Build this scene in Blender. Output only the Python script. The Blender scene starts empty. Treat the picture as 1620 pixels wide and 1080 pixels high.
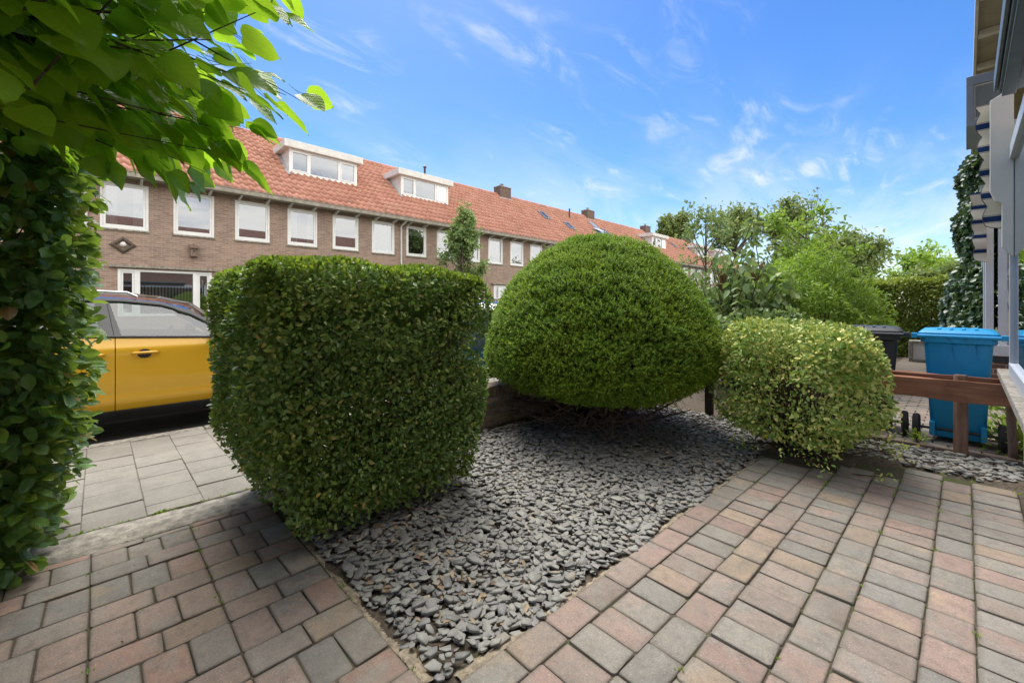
import bpy, bmesh, math, random
import numpy as np
from mathutils import Vector, Matrix
R = math.radians
random.seed(7)
rng = np.random.default_rng(11)
SC = bpy.context.scene
COL = SC.collection

# ------------------------------------------------------------------ camera
# origin = ground under the camera, X runs along the street, Y points across the street
CAM_H = 1.30
YAW = math.atan2(670, 662)            # angle between view axis and X
cam_d = bpy.data.cameras.new('camera')
cam = bpy.data.objects.new('camera', cam_d)
COL.objects.link(cam)
cam.location = (0, 0, CAM_H)
cam.rotation_euler = (R(90), 0, YAW - R(90))
cam_d.sensor_width = 36.0
cam_d.lens = 36.0 * 662 / 1620
cam_d.shift_y = -58 / 1620
cam_d.clip_start = 0.03
cam_d.clip_end = 1500
SC.camera = cam

# ------------------------------------------------------------------ world, sun, exposure
SUN_EL, SUN_AZ = R(60), R(62)        # azimuth counted from +X towards +Y
SUN_STRENGTH, SUN_ANGLE = 2.0, R(40)
SKY_STRENGTH = 0.076
EXPOSURE = 1.4
world = bpy.data.worlds.new('World')
SC.world = world
world.use_nodes = True
nt = world.node_tree
nt.nodes.clear()
def wn(t, **kw):
    n = nt.nodes.new(t)
    for k, v in kw.items():
        setattr(n, k, v)
    return n
def wmath(op, a, b=None, clamp=False):
    n = wn('ShaderNodeMath', operation=op, use_clamp=clamp)
    for i, x in enumerate((a, b)):
        if x is None: continue
        if isinstance(x, (int, float)): n.inputs[i].default_value = x
        else: nt.links.new(x, n.inputs[i])
    return n.outputs[0]
w_out = wn('ShaderNodeOutputWorld')
w_bg = wn('ShaderNodeBackground')
w_bg.inputs['Strength'].default_value = SKY_STRENGTH
sky = wn('ShaderNodeTexSky', sky_type='NISHITA', sun_disc=False, sun_elevation=SUN_EL,
         sun_rotation=R(90) - SUN_AZ, altitude=0, air_density=1.0, dust_density=0.35, ozone_density=3.2)
grade = wn('ShaderNodeHueSaturation')
grade.inputs['Hue'].default_value = 0.508
grade.inputs['Saturation'].default_value = 1.30
grade.inputs['Value'].default_value = 1.0
nt.links.new(sky.outputs[0], grade.inputs['Color'])
tc = wn('ShaderNodeTexCoord')
sep = wn('ShaderNodeSeparateXYZ')
nt.links.new(tc.outputs['Generated'], sep.inputs[0])
zc = wmath('ADD', wmath('MAXIMUM', sep.outputs[2], 0.0), 0.16)
px = wmath('DIVIDE', sep.outputs[0], zc)
py = wmath('DIVIDE', sep.outputs[1], zc)
def cloud_layer(rot, sx, sy, scale, lo, hi, detail, dist, seed):
    cb = wn('ShaderNodeCombineXYZ')
    nt.links.new(px, cb.inputs[0]); nt.links.new(py, cb.inputs[1]); cb.inputs[2].default_value = seed
    mp = wn('ShaderNodeMapping')
    mp.inputs['Rotation'].default_value = (0, 0, rot)
    mp.inputs['Scale'].default_value = (sx, sy, 1)
    nt.links.new(cb.outputs[0], mp.inputs[0])
    nz = wn('ShaderNodeTexNoise')
    nz.inputs['Scale'].default_value = scale
    nz.inputs['Detail'].default_value = detail
    nz.inputs['Roughness'].default_value = 0.6
    nz.inputs['Distortion'].default_value = dist
    nt.links.new(mp.outputs[0], nz.inputs['Vector'])
    mr = wn('ShaderNodeMapRange', interpolation_type='SMOOTHSTEP')
    mr.inputs[1].default_value = lo; mr.inputs[2].default_value = hi
    nt.links.new(nz.outputs[0], mr.inputs[0])
    return mr.outputs[0]
c1 = cloud_layer(R(-38), 0.6, 1.4, 4.6, 0.45, 0.74, 10, 0.9, 6.3)     # streaky cirrus
c2 = cloud_layer(R(-35), 0.7, 0.9, 2.4, 0.47, 0.68, 4, 0.4, 4.4)       # where the wisps gather
cirrus = wmath('MULTIPLY', c1, c2)
c3 = cloud_layer(R(-55), 0.5, 1.5, 1.3, 0.36, 0.68, 9, 0.6, 5.0)        # thin low veil
lowmask = wn('ShaderNodeMapRange', interpolation_type='SMOOTHSTEP')
lowmask.inputs[1].default_value = 0.50; lowmask.inputs[2].default_value = 0.03
nt.links.new(sep.outputs[2], lowmask.inputs[0])
veil = wmath('MULTIPLY', c3, lowmask.outputs[0])
# broken cloud behind the house (terrace windows mirror it), stretched overhead, brightened for fill
fill_bank = cloud_layer(R(20), 0.8, 1.0, 0.8, 0.22, 0.52, 8, 0.3, 2.0)
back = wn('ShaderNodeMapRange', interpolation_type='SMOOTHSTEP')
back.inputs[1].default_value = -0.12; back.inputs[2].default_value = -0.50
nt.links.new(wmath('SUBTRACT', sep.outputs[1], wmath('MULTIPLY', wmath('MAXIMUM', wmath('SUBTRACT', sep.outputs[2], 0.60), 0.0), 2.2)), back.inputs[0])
cov = wmath('ADD', wmath('MULTIPLY', cirrus, 0.6), wmath('MULTIPLY', veil, 0.5), clamp=True)
mixc = wn('ShaderNodeMixRGB')
nt.links.new(cov, mixc.inputs[0])
nt.links.new(grade.outputs[0], mixc.inputs[1])
mixc.inputs[2].default_value = (5.4, 5.5, 5.65, 1)
mixb = wn('ShaderNodeMixRGB')
nt.links.new(wmath('MULTIPLY', wmath('MULTIPLY', fill_bank, back.outputs[0]), 0.95), mixb.inputs[0])
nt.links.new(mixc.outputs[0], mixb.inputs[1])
mixb.inputs[2].default_value = (14.0, 13.6, 12.9, 1)  # far brighter than the clouds in view, raised to add fill light
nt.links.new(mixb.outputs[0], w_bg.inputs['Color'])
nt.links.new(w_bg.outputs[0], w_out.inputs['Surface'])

sun_d = bpy.data.lights.new('sun', 'SUN')
sun_d.energy = SUN_STRENGTH
sun_d.angle = SUN_ANGLE
sun_d.color = (1.0, 0.955, 0.88)
sun = bpy.data.objects.new('sun', sun_d)
COL.objects.link(sun)
sv = Vector((math.cos(SUN_EL) * math.cos(SUN_AZ), math.cos(SUN_EL) * math.sin(SUN_AZ), math.sin(SUN_EL)))
sun.rotation_euler = (-sv).to_track_quat('-Z', 'Y').to_euler()
sun.location = sv * 60
SC.view_settings.view_transform = 'Standard'
SC.view_settings.look = 'None'
SC.view_settings.exposure = EXPOSURE
SC.view_settings.gamma = 1.0
SC.view_settings.use_curve_mapping = False
SC.render.engine = 'CYCLES'
SC.cycles.max_bounces = 7
SC.cycles.transparent_max_bounces = 8

# ------------------------------------------------------------------ helpers
def tag(o, label=None, cat=None, group=None, kind=None):
    if label: o['label'] = label
    if cat: o['category'] = cat
    if group: o['group'] = group
    if kind: o['kind'] = kind
    return o
def empty(name, loc=(0, 0, 0), rz=0.0, parent=None):
    o = bpy.data.objects.new(name, None)
    o.empty_display_size = 0.1
    COL.objects.link(o)
    o.location = loc
    o.rotation_euler = (0, 0, rz)
    if parent: o.parent = parent
    return o
def link(name, me, parent=None, loc=(0, 0, 0), rot=(0, 0, 0), scale=(1, 1, 1), mat=None):
    o = bpy.data.objects.new(name, me)
    COL.objects.link(o)
    o.location = loc; o.rotation_euler = rot; o.scale = scale
    if parent: o.parent = parent
    if mat and not me.materials: me.materials.append(mat)
    return o
def np_mesh(name, V, F, mat=None, smooth=False):
    """V (n,3) array, F (m,k) array of k-gons."""
    me = bpy.data.meshes.new(name)
    V = np.asarray(V, dtype=np.float32); F = np.asarray(F, dtype=np.int32)
    n, (m, k) = len(V), F.shape
    me.vertices.add(n); me.vertices.foreach_set('co', V.ravel())
    me.loops.add(m * k); me.loops.foreach_set('vertex_index', F.ravel())
    me.polygons.add(m)
    me.polygons.foreach_set('loop_start', np.arange(0, m * k, k, dtype=np.int32))
    me.polygons.foreach_set('loop_total', np.full(m, k, dtype=np.int32))
    if smooth: me.polygons.foreach_set('use_smooth', np.ones(m, dtype=bool))
    me.update(calc_edges=True)
    if mat: me.materials.append(mat)
    return me

class MB:
    """collects shapes, builds one mesh"""
    def __init__(s):
        s.v = []; s.f = []
    def add(s, vs, fs):
        b = len(s.v)
        s.v += [tuple(v) for v in vs]
        s.f += [tuple(b + i for i in f) for f in fs]
        return s
    def box(s, x0, x1, y0, y1, z0, z1, M=None):
        vs = [Vector((x, y, z)) for z in (z0, z1) for y in (y0, y1) for x in (x0, x1)]
        if M is not None: vs = [M @ v for v in vs]
        return s.add(vs, [(0, 2, 3, 1), (4, 5, 7, 6), (0, 1, 5, 4), (2, 6, 7, 3), (0, 4, 6, 2), (1, 3, 7, 5)])
    def prism(s, poly, axis, a0, a1):
        """poly: list of 2d points; axis 'x','y' or 'z' is the extrusion direction"""
        def mk(p, a):
            return {'x': (a, p[0], p[1]), 'y': (p[0], a, p[1]), 'z': (p[0], p[1], a)}[axis]
        n = len(poly)
        vs = [mk(p, a0) for p in poly] + [mk(p, a1) for p in poly]
        fs = [tuple(range(n - 1, -1, -1)), tuple(range(n, 2 * n))]
        fs += [(i, (i + 1) % n, n + (i + 1) % n, n + i) for i in range(n)]
        return s.add(vs, fs)
    def tube(s, pts, rad, n=8, cap=True):
        pts = [Vector(p) for p in pts]
        if isinstance(rad, (int, float)): rad = [rad] * len(pts)
        rings = []
        up = Vector((0, 0, 1))
        prev = None
        for i, p in enumerate(pts):
            d = (pts[min(i + 1, len(pts) - 1)] - pts[max(i - 1, 0)])
            if d.length < 1e-9: d = Vector((0, 0, 1))
            d.normalize()
            if prev is None:
                a = d.cross(up if abs(d.z) < 0.95 else Vector((1, 0, 0))).normalized()
            else:
                a = (prev - d * prev.dot(d)).normalized()
            prev = a
            b = d.cross(a)
            rings.append([p + (a * math.cos(2 * math.pi * j / n) + b * math.sin(2 * math.pi * j / n)) * rad[i] for j in range(n)])
        vs = [v for r in rings for v in r]
        fs = []
        for i in range(len(rings) - 1):
            for j in range(n):
                k = (j + 1) % n
                fs.append((i * n + j, i * n + k, (i + 1) * n + k, (i + 1) * n + j))
        if cap:
            fs.append(tuple(range(n - 1, -1, -1)))
            fs.append(tuple((len(rings) - 1) * n + j for j in range(n)))
        return s.add(vs, fs)
    def lathe(s, prof, n=24, M=None):
        """prof: list of (r, z) around z"""
        vs = []
        for r, z in prof:
            for j in range(n):
                t = 2 * math.pi * j / n
                v = Vector((r * math.cos(t), r * math.sin(t), z))
                vs.append(M @ v if M is not None else v)
        fs = []
        for i in range(len(prof) - 1):
            for j in range(n):
                k = (j + 1) % n
                fs.append((i * n + j, i * n + k, (i + 1) * n + k, (i + 1) * n + j))
        fs.append(tuple(range(n - 1, -1, -1)))
        fs.append(tuple((len(prof) - 1) * n + j for j in range(n)))
        return s.add(vs, fs)
    def grid(s, rows, closed=False):
        """rows: list of equal-length point lists"""
        n = len(rows[0])
        vs = [p for r in rows for p in r]
        fs = []
        for i in range(len(rows) - 1):
            for j in range(n if closed else n - 1):
                k = (j + 1) % n
                fs.append((i * n + j, i * n + k, (i + 1) * n + k, (i + 1) * n + j))
        return s.add(vs, fs)
    def mesh(s, name, mat=None, smooth=None, bevel=0.0, seg=2, thick=0.0):
        me = bpy.data.meshes.new(name)
        me.from_pydata([tuple(v) for v in s.v], [], s.f)
        bm = bmesh.new(); bm.from_mesh(me)
        if thick:
            bmesh.ops.recalc_face_normals(bm, faces=bm.faces)
            bmesh.ops.solidify(bm, geom=bm.faces[:], thickness=thick)
        if bevel:
            es = [e for e in bm.edges if len(e.link_faces) == 2 and e.calc_face_angle(0) > 0.6]
            bmesh.ops.bevel(bm, geom=es, offset=bevel, segments=seg, profile=0.5, affect='EDGES', clamp_overlap=True)
        bmesh.ops.recalc_face_normals(bm, faces=bm.faces)
        bm.to_mesh(me); bm.free()
        if smooth is not None:
            for p in me.polygons: p.use_smooth = True
            if smooth < 180:
                me.set_sharp_from_angle(angle=R(smooth))
        if mat: me.materials.append(mat)
        return me
    def build(s, name, mat, parent=None, smooth=None, bevel=0.0, seg=2, thick=0.0, **kw):
        return link(name, s.mesh(name, mat, smooth, bevel, seg, thick), parent, **kw)

# own-house / patio frame: turned 2 degrees from the street
TH = R(-2.0)
def hp(x, y, z=0.0):
    return Vector((x * math.cos(TH) - y * math.sin(TH), x * math.sin(TH) + y * math.cos(TH), z))

# ------------------------------------------------------------------ materials
class NB:
    def __init__(s, name):
        s.m = bpy.data.materials.new(name); s.m.use_nodes = True
        s.t = s.m.node_tree; s.t.nodes.clear()
        s.out = s.n('ShaderNodeOutputMaterial')
    def n(s, t, **kw):
        x = s.t.nodes.new(t)
        for k, v in kw.items(): setattr(x, k, v)
        return x
    def l(s, a, b): s.t.links.new(a, b)
    def put(s, inp, v):
        if isinstance(v, bpy.types.NodeSocket): s.l(v, inp)
        elif isinstance(v, (tuple, list)) and len(v) == 3 and inp.type == 'RGBA': inp.default_value = (*v, 1)
        else: inp.default_value = v
    def math(s, op, a, b=None, clamp=False):
        x = s.n('ShaderNodeMath', operation=op, use_clamp=clamp)
        s.put(x.inputs[0], a)
        if b is not None: s.put(x.inputs[1], b)
        return x.outputs[0]
    def noise(s, vec, scale, detail=4, rough=0.55, dist=0.0):
        x = s.n('ShaderNodeTexNoise')
        if vec is not None: s.l(vec, x.inputs['Vector'])
        x.inputs['Scale'].default_value = scale; x.inputs['Detail'].default_value = detail
        x.inputs['Roughness'].default_value = rough; x.inputs['Distortion'].default_value = dist
        return x.outputs[0]
    def ramp(s, fac, stops, interp='LINEAR'):
        x = s.n('ShaderNodeValToRGB'); cr = x.color_ramp; cr.interpolation = interp
        while len(cr.elements) < len(stops): cr.elements.new(0.5)
        for e, (p, c) in zip(cr.elements, stops):
            e.position = p
            e.color = (*c, 1) if len(c) == 3 else c
        s.put(x.inputs[0], fac)
        return x.outputs[0]
    def range(s, v, a, b, c=0.0, d=1.0, smooth=True):
        x = s.n('ShaderNodeMapRange')
        if smooth: x.interpolation_type = 'SMOOTHSTEP'
        s.put(x.inputs[0], v)
        for i, k in enumerate((a, b, c, d)): x.inputs[i + 1].default_value = k
        return x.outputs[0]
    def mix(s, f, a, b, mode='MIX'):
        x = s.n('ShaderNodeMixRGB', blend_type=mode)
        s.put(x.inputs[0], f); s.put(x.inputs[1], a); s.put(x.inputs[2], b)
        return x.outputs[0]
    def obj(s): return s.n('ShaderNodeTexCoord').outputs['Object']
    def pos(s): return s.n('ShaderNodeNewGeometry').outputs['Position']
    def rnd(s):
        a = s.n('ShaderNodeObjectInfo').outputs['Random']; b = s.n('ShaderNodeNewGeometry').outputs['Random Per Island']
        return s.math('FRACT', s.math('ADD', a, b))
    def bump(s, h, strength=0.3, dist=0.01):
        x = s.n('ShaderNodeBump')
        x.inputs['Strength'].default_value = strength; x.inputs['Distance'].default_value = dist
        s.l(h, x.inputs['Height'])
        return x.outputs[0]
    def principled(s, color, rough=0.6, normal=None, metal=0.0, spec=0.5, coat=0.0, **kw):
        p = s.n('ShaderNodeBsdfPrincipled')
        s.put(p.inputs['Base Color'], color); s.put(p.inputs['Roughness'], rough)
        s.put(p.inputs['Metallic'], metal); s.put(p.inputs['Specular IOR Level'], spec)
        s.put(p.inputs['Coat Weight'], coat)
        if coat: p.inputs['Coat Roughness'].default_value = 0.04
        if normal is not None: s.l(normal, p.inputs['Normal'])
        s.p = p
        return p.outputs[0]
    def done(s, surf):
        s.l(surf, s.out.inputs['Surface'])
        return s.m

def m_plain(name, color, rough=0.6, var=0.15, scale=8.0, bump=0.0, bscale=60.0, metal=0.0, spec=0.5, coat=0.0, space='obj'):
    b = NB(name)
    v = b.obj() if space == 'obj' else b.pos()
    n = b.noise(v, scale, 5, 0.6)
    c = b.mix(b.range(n, 0.3, 0.7), tuple(x * (1 - var) for x in color), tuple(min(1, x * (1 + var)) for x in color))
    nr = None
    if bump: nr = b.bump(b.noise(v, bscale, 4, 0.6), bump, 0.01)
    return b.done(b.principled(c, rough, nr, metal, spec, coat))

def m_leaf(name, stops, rough=0.42, trans=0.35, tcol=(0.35, 0.62, 0.06), spec=0.5, bump=False, both=None, patch=None):
    """leaf colours by random per leaf; light also passes through"""
    b = NB(name)
    r = b.rnd()
    c = b.ramp(r, stops)
    if patch:      # lighter/darker growth in broad patches
        pn = b.noise(b.pos(), patch[0], 3, 0.5)
        c = b.mix(b.range(pn, 0.42, 0.62), c, b.mix(1.0, c, patch[1], 'MULTIPLY'))
    if both:       # variegated leaf: pale margin in leaf patches
        nn = b.noise(b.pos(), both[1], 2, 0.5)
        c = b.mix(b.range(nn, 0.44, 0.52), c, both[0])
    nr = None
    if bump:
        o = b.obj()
        nr = b.bump(b.noise(o, 40, 3), 0.25, 0.004)
    s = b.principled(c, rough, nr, 0, spec)
    t = b.n('ShaderNodeBsdfTranslucent')
    tc_ = b.mix(0.55, c, tcol)
    b.l(tc_, t.inputs['Color'])
    mx = b.n('ShaderNodeMixShader'); mx.inputs[0].default_value = trans
    b.l(s, mx.inputs[1]); b.l(t.outputs[0], mx.inputs[2])
    return b.done(mx.outputs[0])

def m_paver():
    b = NB('paver_concrete')
    oi = b.n('ShaderNodeObjectInfo')
    o = b.obj()
    off = b.n('ShaderNodeVectorMath', operation='ADD')
    cb = b.n('ShaderNodeCombineXYZ')
    b.l(b.math('MULTIPLY', oi.outputs['Random'], 37.0), cb.inputs[0]); b.l(b.math('MULTIPLY', oi.outputs['Random'], 91.0), cb.inputs[1])
    b.l(o, off.inputs[0]); b.l(cb.outputs[0], off.inputs[1])
    v = off.outputs[0]
    base = oi.outputs['Color']
    tone2 = b.ramp(b.math('FRACT', b.math('MULTIPLY', oi.outputs['Random'], 13.7)),
                   [(0, (0.26, 0.245, 0.215)), (0.3, (0.33, 0.235, 0.195)), (0.55, (0.25, 0.235, 0.205)), (0.8, (0.36, 0.275, 0.185)), (1, (0.28, 0.245, 0.21))], 'CONSTANT')
    big = b.noise(v, 7.0, 3, 0.5)
    c = b.mix(b.range(big, 0.46, 0.68, 0, 0.7), base, tone2)
    mot = b.noise(v, 17, 5, 0.7)
    c = b.mix(b.range(mot, 0.48, 0.66, 0, 0.6), c, b.mix(1.0, c, (0.66, 0.65, 0.64), 'MULTIPLY'))
    c = b.mix(b.range(mot, 0.46, 0.30, 0, 0.5), c, b.mix(1.0, c, (1.3, 1.24, 1.15), 'MULTIPLY'))
    c = b.mix(b.range(b.noise(v, 45, 5, 0.75), 0.40, 0.75, 0.0, 0.5), c, (0.165, 0.15, 0.13))
    vor = b.n('ShaderNodeTexVoronoi'); b.l(v, vor.inputs['Vector']); vor.inputs['Scale'].default_value = 125
    speck = b.range(vor.outputs['Distance'], 0.30, 0.16)
    sc = b.n('ShaderNodeSeparateColor'); b.l(vor.outputs['Color'], sc.inputs[0])
    speck = b.math('MULTIPLY', speck, b.range(sc.outputs[0], 0.62, 0.72))
    c = b.mix(b.math('MULTIPLY', speck, 0.4), c, (0.50, 0.46, 0.40))
    fine = b.noise(v, 130, 3, 0.8)
    c = b.mix(b.range(fine, 0.52, 0.72, 0, 0.6), c, b.mix(1.0, c, (1.55, 1.5, 1.42), 'MULTIPLY'))
    c = b.mix(b.range(fine, 0.48, 0.30, 0, 0.6), c, b.mix(1.0, c, (0.55, 0.53, 0.5), 'MULTIPLY'))
    dark = b.math('MULTIPLY', b.range(vor.outputs['Distance'], 0.34, 0.18), b.range(sc.outputs[1], 0.72, 0.8))
    c = b.mix(b.math('MULTIPLY', dark, 0.5), c, (0.08, 0.07, 0.06))
    q = b.n('ShaderNodeSeparateXYZ'); b.l(o, q.inputs[0])
    ed = b.math('MAXIMUM', b.math('DIVIDE', b.math('ABSOLUTE', q.outputs[0]), .1037), b.math('DIVIDE', b.math('ABSOLUTE', q.outputs[1]), .0687))
    ed = b.math('ADD', ed, b.math('MULTIPLY', b.math('SUBTRACT', b.noise(v, 38, 4, .7), .5), .35))
    c = b.mix(b.range(ed, .80, 1.0, 0, .65), c, (.145, .125, .10))
    # dirt washed over several stones
    wz = b.noise(b.pos(), 2.3, 5, 0.6)
    c = b.mix(b.range(wz, 0.45, 0.72, 0.0, 0.5), c, (0.19, 0.165, 0.13))
    c = b.mix(b.range(b.noise(b.pos(), 9, 5, .7), 0.58, 0.75, 0.0, 0.5), c, (0.15, 0.135, 0.11))
    nr = b.bump(b.math('ADD', b.noise(v, 240, 3, 0.7), b.math('MULTIPLY', b.noise(v, 30, 4, 0.6), 1.5)), 0.5, 0.004)
    return b.done(b.principled(c, b.range(big, 0.3, 0.7, 0.68, 0.86), nr, 0, 0.35))

def m_slate():
    b = NB('slate')
    r = b.rnd()
    c = b.ramp(r, [(0, (0.173, 0.171, 0.153)), (0.18, (0.216, 0.203, 0.194)), (0.36, (0.270, 0.267, 0.230)), (0.52, (0.189, 0.178, 0.176)),
                   (0.68, (0.302, 0.296, 0.256)), (0.82, (0.221, 0.223, 0.193)), (0.93, (0.135, 0.133, 0.124)), (1.0, (0.324, 0.277, 0.209))])
    v = b.pos()
    c = b.mix(b.range(b.noise(v, 60, 4, 0.6), 0.35, 0.7, 0, 0.5), c, (0.216, 0.206, 0.188))
    nr = b.bump(b.noise(v, 170, 3, 0.6), 0.35, 0.004)
    return b.done(b.principled(c, b.range(b.noise(v, 25, 2), 0.3, 0.7, 0.5, 0.72), nr, 0, 0.45))

def m_soil(name='soil', moss=True):
    b = NB(name)
    v = b.pos()
    c = b.ramp(b.noise(v, 38, 6, 0.7), [(0.3, (0.05, 0.038, 0.028)), (0.55, (0.115, 0.092, 0.07)), (0.75, (0.19, 0.16, 0.12))])
    if moss:
        c = b.mix(b.range(b.noise(v, 5.5, 5, 0.65), 0.54, 0.68, 0, 0.75), c, (0.055, 0.062, 0.022))
    nr = b.bump(b.noise(v, 120, 5, 0.7), 0.8, 0.01)
    return b.done(b.principled(c, 0.95, nr, 0, 0.2))

def m_slab():
    b = NB('pavement_slab')
    oi = b.n('ShaderNodeObjectInfo')
    v = b.pos()
    c = b.ramp(oi.outputs['Random'], [(0, (0.245, 0.225, 0.185)), (0.5, (0.275, 0.253, 0.21)), (1, (0.22, 0.20, 0.168))])
    c = b.mix(b.range(b.noise(v, 4, 7, 0.75), 0.38, 0.66, 0, 0.7), c, (0.18, 0.165, 0.135))
    c = b.mix(b.range(b.noise(v, 24, 5, 0.75), 0.45, 0.7, 0, 0.5), c, (0.20, 0.18, 0.15))
    c = b.mix(b.range(b.noise(v, 60, 4, 0.7), 0.5, 0.75, 0, 0.5), c, (0.36, 0.34, 0.29))
    c = b.mix(b.range(b.noise(v, 90, 3, 0.7), 0.58, 0.75, 0, 0.5), c, (0.12, 0.11, 0.10))
    nr = b.bump(b.noise(v, 180, 4, 0.7), 0.4, 0.004)
    return b.done(b.principled(c, 0.85, nr, 0, 0.3))

def m_housebrick(name='house_brick', c1=(0.355, 0.25, 0.192), c2=(0.245, 0.168, 0.132), mortar=(0.37, 0.33, 0.29), axis='xz', bw=0.21, rh=0.062):
    b = NB(name)
    s = b.n('ShaderNodeSeparateXYZ'); b.l(b.obj(), s.inputs[0])
    cb = b.n('ShaderNodeCombineXYZ')
    # brick runs on any upright face: x + y along, z up
    b.l(b.math('ADD', s.outputs[0], s.outputs[1]), cb.inputs[0]); b.l(s.outputs[2], cb.inputs[1])
    t = b.n('ShaderNodeTexBrick'); b.l(cb.outputs[0], t.inputs['Vector'])
    t.inputs['Scale'].default_value = 1.0
    t.inputs['Brick Width'].default_value = bw; t.inputs['Row Height'].default_value = rh
    t.inputs['Mortar Size'].default_value = 0.006; t.inputs['Mortar Smooth'].default_value = 0.3
    t.inputs['Bias'].default_value = 0.0
    b.put(t.inputs['Color1'], c1); b.put(t.inputs['Color2'], c2); b.put(t.inputs['Mortar'], mortar)
    n = b.noise(b.obj(), 1.1, 6, 0.65)
    c = b.mix(b.range(n, 0.35, 0.7, 0, 0.55), t.outputs['Color'], b.mix(1.0, t.outputs['Color'], (1.28, 1.2, 1.12), 'MULTIPLY'))
    mp = b.n('ShaderNodeMapping'); mp.inputs['Scale'].default_value = (3.0, 3.0, 26.0); b.l(b.obj(), mp.inputs[0])
    c = b.mix(b.range(b.noise(mp.outputs[0], 1.4, 3, 0.6), 0.45, 0.7, 0, 0.6), c, b.mix(1.0, c, (0.62, 0.58, 0.56), 'MULTIPLY'))
    nr = b.bump(t.outputs['Fac'], -0.5, 0.01)
    return b.done(b.principled(c, 0.88, nr, 0, 0.25))

def m_glass(name, tint=(0.75, 0.8, 0.82), refl=0.12, rough=0.0, opac=0.25):
    """window pane: sees through, reflects by angle"""
    b = NB(name)
    fr = b.n('ShaderNodeFresnel'); fr.inputs['IOR'].default_value = 1.75
    g = b.n('ShaderNodeBsdfGlossy'); g.inputs['Roughness'].default_value = rough
    g.inputs['Color'].default_value = (0.95, 0.97, 1, 1)
    t = b.n('ShaderNodeBsdfTransparent'); t.inputs['Color'].default_value = (*tint, 1)
    mx = b.n('ShaderNodeMixShader')
    b.l(b.math('ADD', fr.outputs[0], refl, clamp=True), mx.inputs[0])
    b.l(t.outputs[0], mx.inputs[1]); b.l(g.outputs[0], mx.inputs[2])
    return b.done(mx.outputs[0])

def m_tile():
    b = NB('clay_roof_tile')
    v = b.obj()
    r = b.rnd()
    c = b.ramp(r, [(0, (0.36, 0.16, 0.11)), (0.3, (0.42, 0.195, 0.135)), (0.6, (0.47, 0.235, 0.17)), (0.9, (0.41, 0.19, 0.13)), (1, (0.32, 0.155, 0.11))])
    c = b.mix(b.range(b.noise(b.pos(), 0.8, 6, 0.65), 0.45, 0.75, 0, 0.45), c, (0.38, 0.21, 0.14))
    c = b.mix(b.range(b.noise(b.pos(), 14, 4, 0.7), 0.55, 0.8, 0, 0.5), c, (0.22, 0.17, 0.12))
    return b.done(b.principled(c, 0.75, b.bump(b.noise(v, 60, 3), 0.2, 0.004), 0, 0.35))

def m_wood(name, c1, c2, rough=0.7, axis=1, scale=1.0):
    b = NB(name)
    mp = b.n('ShaderNodeMapping')
    sc = [40.0, 40.0, 40.0]; sc[axis] = 2.2
    mp.inputs['Scale'].default_value = sc
    b.l(b.obj(), mp.inputs[0])
    n = b.noise(mp.outputs[0], scale, 5, 0.6, 0.6)
    c = b.ramp(n, [(0.3, c1), (0.7, c2)])
    c = b.mix(b.range(b.noise(b.obj(), 5, 5, 0.6), 0.5, 0.75, 0, 0.5), c, tuple(x * 0.55 for x in c1))
    return b.done(b.principled(c, rough, b.bump(n, 0.4, 0.006), 0, 0.3))

def m_bark(name, c1=(0.085, 0.065, 0.05), c2=(0.17, 0.14, 0.11)):
    b = NB(name)
    n = b.noise(b.pos(), 22, 6, 0.7)
    return b.done(b.principled(b.ramp(n, [(0.3, c1), (0.7, c2)]), 0.9, b.bump(n, 0.7, 0.02), 0, 0.2))

MAT = {}
MAT['paver'] = m_paver(); MAT['slate'] = m_slate(); MAT['soil'] = m_soil(); MAT['slab'] = m_slab()
MAT['mortar'] = m_plain('sand_mortar', (0.30, 0.25, 0.18), 0.95, 0.35, 34, 0.8, 90, spec=0.2, space='pos')
MAT['brick'] = m_housebrick()
MAT['chimney_brick'] = m_housebrick('chimney_brick', (0.19, 0.125, 0.095), (0.12, 0.085, 0.07), (0.16, 0.14, 0.12))
MAT['tile'] = m_tile()
MAT['white'] = m_plain('white_paint', (0.78, 0.78, 0.76), 0.42, 0.04, 3)
MAT['offwhite'] = m_plain('weathered_white_board', (0.66, 0.64, 0.60), 0.6, 0.10, 5, 0.1)
MAT['cream'] = m_plain('cream_paint', (0.66, 0.63, 0.55), 0.5, 0.05, 4)
MAT['greybox'] = m_plain('grey_metal', (0.26, 0.27, 0.275), 0.4, 0.08, 6, metal=0.3)
MAT['concrete'] = m_plain('concrete', (0.29, 0.265, 0.22), 0.88, 0.38, 16, 0.7, 120, spec=0.3, space='pos')
MAT['gutter'] = m_plain('weathered_gutter', (0.30, 0.27, 0.22), 0.75, 0.25, 7, 0.2)
MAT['asphalt'] = m_plain('asphalt', (0.055, 0.053, 0.05), 0.9, 0.25, 12, 0.7, 200, space='pos')
MAT['lead'] = m_plain('lead_flashing', (0.33, 0.34, 0.35), 0.6, 0.15, 8)
MAT['glass'] = m_glass('window_glass', (0.5, 0.54, 0.56), 0.20)
MAT['mirror_glass'] = m_glass('clear_window_glass', (0.55, 0.58, 0.58), 0.12)
MAT['room'] = m_plain('room_dark', (0.10, 0.095, 0.09), 0.9, 0.3, 1.5)
MAT['curtain'] = m_plain('net_curtain', (0.62, 0.62, 0.60), 0.9, 0.10, 14)
MAT['black'] = m_plain('black_plastic', (0.026, 0.026, 0.028), 0.45, 0.2, 10)
MAT['rubber'] = m_plain('rubber', (0.02, 0.02, 0.02), 0.8, 0.2, 10, 0.2)
MAT['bark'] = m_bark('bark')
MAT['twig'] = m_bark('twig', (0.05, 0.036, 0.026), (0.13, 0.095, 0.07))
MAT['deadtwig'] = m_bark('dead_twig', (0.10, 0.07, 0.055), (0.2, 0.15, 0.125))
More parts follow.
